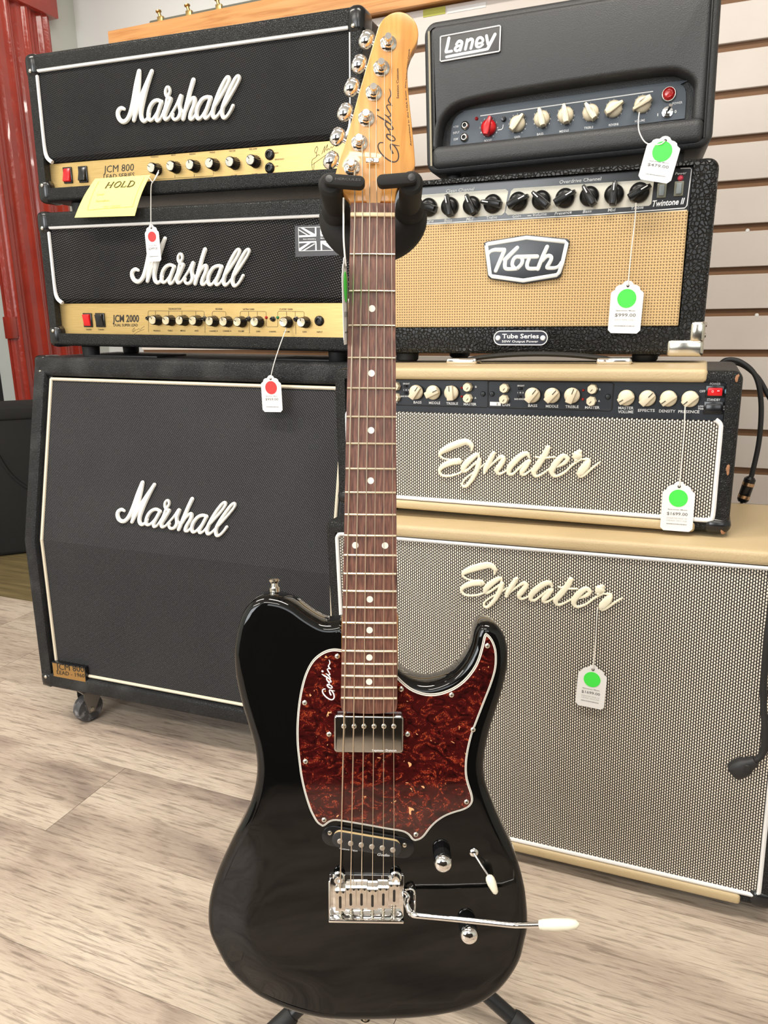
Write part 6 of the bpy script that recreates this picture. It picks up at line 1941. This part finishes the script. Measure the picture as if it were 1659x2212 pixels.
# knobs, switch, arm, strap buttons
for px, py in ((955, 1848), (1010, 2000)):
    c = G(px, py, TOP)
    k_ = MB().lathe([(0.0088, 0), (0.0088, 0.0125)], c, OUT, 40, flute=(0.03, 0.005)).build('control_knob', mat('black_knurl', (0.05, 0.05, 0.052), 0.25, 0.8, bump=('noise', 1500, 0.6, 0.0006)), gt)
    MB().lathe([(0.0092, 0.0120), (0.0094, 0.0135), (0.0090, 0.0165), (0.0075, 0.0190), (0.005, 0.0205), (0.0, 0.0212)], c, OUT, 32).build('dome_cap', CHROME, k_)
c = G(1023.5, 1841, TOP)
tg = MB().lathe([(0.0046, 0), (0.0046, 0.0012), (0.0034, 0.0026), (0.0018, 0.0030)], c, OUT, 16).build('pickup_switch', CHROME, gt)
e1_, e2_ = G(1056, 1893, -0.001), G(1072, 1931, 0.003)
MB().tube([c + OUT * 0.002, c.lerp(e1_, 0.5) + OUT * 0.002, e1_], [0.0012, 0.0011, 0.0010], 10).build('switch_lever', CHROME, tg)
tt = [e1_.lerp(e2_, t) for t in (-0.08, 0.0, 0.15, 0.4, 0.7, 0.92, 1.0)]
MB().tube(tt, [0.0012, 0.0034, 0.0046, 0.0047, 0.0037, 0.0028, 0.0012], 14).build('switch_tip', CREAM_TIP, tg)
ar = MB()
pts = [G(886, 1972, -0.004), G(889, 1975, 0.004), G(897, 1977, 0.010), G(940, 1981, 0.012), G(987, 1985.5, 0.014), G(1064, 1993.5, 0.018), G(1105, 1997.8, 0.020), G(1125, 1998.3, 0.022), G(1168, 1997.5, 0.026)]
ar.tube(catmull([tuple(p) for p in pts], False, 6), 0.0029, 12)
arm_ = ar.build('tremolo_arm', CHROME, gt)
a, b = G(1163, 1997.6, 0.0255), G(1251, 1996.3, 0.034)
MB().tube([a.lerp(b, t) for t in (0, 0.02, 0.12, 0.4, 0.75, 0.93, 1.0)], [0.002, 0.0042, 0.0050, 0.0056, 0.0052, 0.0040, 0.001], 16).build('arm_tip', CREAM_TIP, arm_)
ch = [G(874, 1926, -0.010), G(881, 1935, -0.010), G(878, 1950, -0.009), G(886, 1971, -0.005)]
MB().tube(catmull([tuple(p) for p in ch], False, 4), [0.0022] * 4 + [0.003] * 9, 10).build('arm_collar', CHROME, arm_)
lp_ = [G(876, 1922, -0.010), G(888, 1920, -0.008), G(895, 1926, -0.008), G(896, 1945, -0.007), G(895, 1966, -0.006), G(889, 1973, -0.004)]
MB().tube(catmull([tuple(p) for p in lp_], False, 5), 0.0011, 8).build('arm_spring_wire', CHROME, arm_)
for (px, py), (qx, qy), w_ in (((593.5, 1278), (592.5, 1250), -0.040), ((790, 2190), (789, 2203), -0.035)):
    a, b = G(px, py, w_), G(qx, qy, w_)
    d_ = (b - a)
    L_ = d_.length
    MB().lathe([(0.0052, L_ * 0.0), (0.0052, L_ * 0.3), (0.0036, L_ * 0.42), (0.0034, L_ * 0.65), (0.0054, L_ * 0.84), (0.0054, L_ * 0.95), (0.004, L_)], a, d_, 18).build('strap_button', NICKEL, gt)

# guitar price tag seen from its edge
c = GM @ G(744, 556, 0.012)
vd = (c - Vector((0, 0, CAM_H)))
az = math.atan2(-vd.x, vd.y)
price_tag('price_tag', 'white tag with green dot hanging edge-on beside the guitar neck', None, 0, None, None, 0, '$1299.00', DOT_GREEN,
          [GM @ G(742, 428, -0.004), GM @ G(742, 470, 0.006), GM @ G(742.5, 520, 0.010)], ('', ''), geo=(Matrix.Translation(c) @ Matrix.Rotation(az + R(84), 4, 'Z') @ Matrix.Rotation(R(-1.0), 4, 'Y'), 0.079, 0.048), store=False)

# ================================================================== guitar stand
stand = empty('guitar_stand', Matrix.Translation(at_z(862, 2142, 0.0)))
tag(stand, 'black tubular guitar stand with a padded yoke holding the guitar by its neck', 'guitar stand')
SI = stand.matrix_world.inverted() @ GM
WY = 0.017
la, lb = G(711, 386, WY), G(776, 391, WY)
ra, rb = G(889, 383, WY), G(826, 388, WY)
for a, b, nm in ((la, lb, 'yoke_finger'), (ra, rb, 'yoke_finger')):
    P = capsule((a.x, a.y), (b.x, b.y), 0.0052)
    o = MB().prism(P, lambda p, q_, h: SI @ Vector((p, q_, h)), WY - 0.011, WY, 0.0012, 2, True).build(nm, FOAM, stand)
    MB().lathe([(0.0034, 0), (0.0034, 0.0004), (0, 0.0005)], SI @ Vector((a.x, a.y, WY)), SI.to_3x3() @ OUT, 16).build('finger_pin', BLACK_PL, o)
    if a is la:
        V, Fs, x0, x1, y0, y1 = text_geo('HERCULES', 0.01)
        s0, s1 = G(724, 388.5, WY), G(779, 391, WY)
        ex = (s1 - s0) / (x1 - x0)
        ey = OUT.cross(ex).normalized() * (4.5 / 2140 / y1)
        MB().add([SI @ (s0 + ex * (v.x - x0) + ey * v.y + OUT * 0.0002) for v in V], Fs).build('lettering', BLACK_PL, o, smooth=False)
for a, s_ in ((la, -1), (ra, 1)):
    MB().lathe([(0.0085, 0.0), (0.0112, 0.003), (0.0112, 0.055), (0.0104, 0.062), (0.0145, 0.068), (0.0155, 0.105)], SI @ Vector((a.x, a.y - 0.001, WY - 0.009)), SI.to_3x3() @ Vector((0, 0, -1)), 24).build('yoke_prong', FOAM, stand)
yz = WY - 0.105
yk = catmull([(la.x - 0.001, la.y + 0.002, yz), (la.x + 0.001, la.y - 0.012, yz), (la.x + 0.014, la.y - 0.026, yz), ((la.x + ra.x) / 2, la.y - 0.032, yz), (ra.x - 0.014, ra.y - 0.026, yz), (ra.x - 0.001, ra.y - 0.012, yz), (ra.x + 0.001, ra.y + 0.002, yz)], False, 5)
MB().tube([SI @ Vector(p) for p in yk], 0.0185, 14).build('yoke_cradle', FOAM, stand)
top_ = SI @ Vector(((la.x + ra.x) / 2, la.y - 0.03, yz))
hub = Vector((0, 0, 0.16))
MB().tube([top_, top_.lerp(hub, 0.5), hub], 0.0095, 14).build('upper_tube', mat('black_enamel', (0.02, 0.02, 0.021), 0.3, 0.2), stand)
ENM = MATS['black_enamel']
MB().lathe([(0.02, 0), (0.024, 0.01), (0.024, 0.07), (0.018, 0.08)], Vector((0, 0, 0.085)), (0, 0, 1), 20).build('hub', BLACK_MATT, stand)
S0 = stand.matrix_world.inverted()
rest = SI @ Vector((0.0, 0.16, BACK - 0.012))
for foot in (S0 @ at_z(1150, 2236, 0.012), S0 @ at_z(590, 2229, 0.012), Vector((-0.072, 0.172, 0.012))):
    f_ = Vector(foot)
    l_ = MB().tube([Vector((0, 0, 0.125)), Vector((0, 0, 0.125)).lerp(f_, 0.5), f_], 0.0095, 12).build('leg', ENM, stand)
    MB().lathe([(0.010, -0.012), (0.0125, -0.010), (0.0125, 0.028), (0.011, 0.032)], f_, (Vector((0, 0, 0.125)) - f_), 14).build('leg_tip', RUBBER, l_)
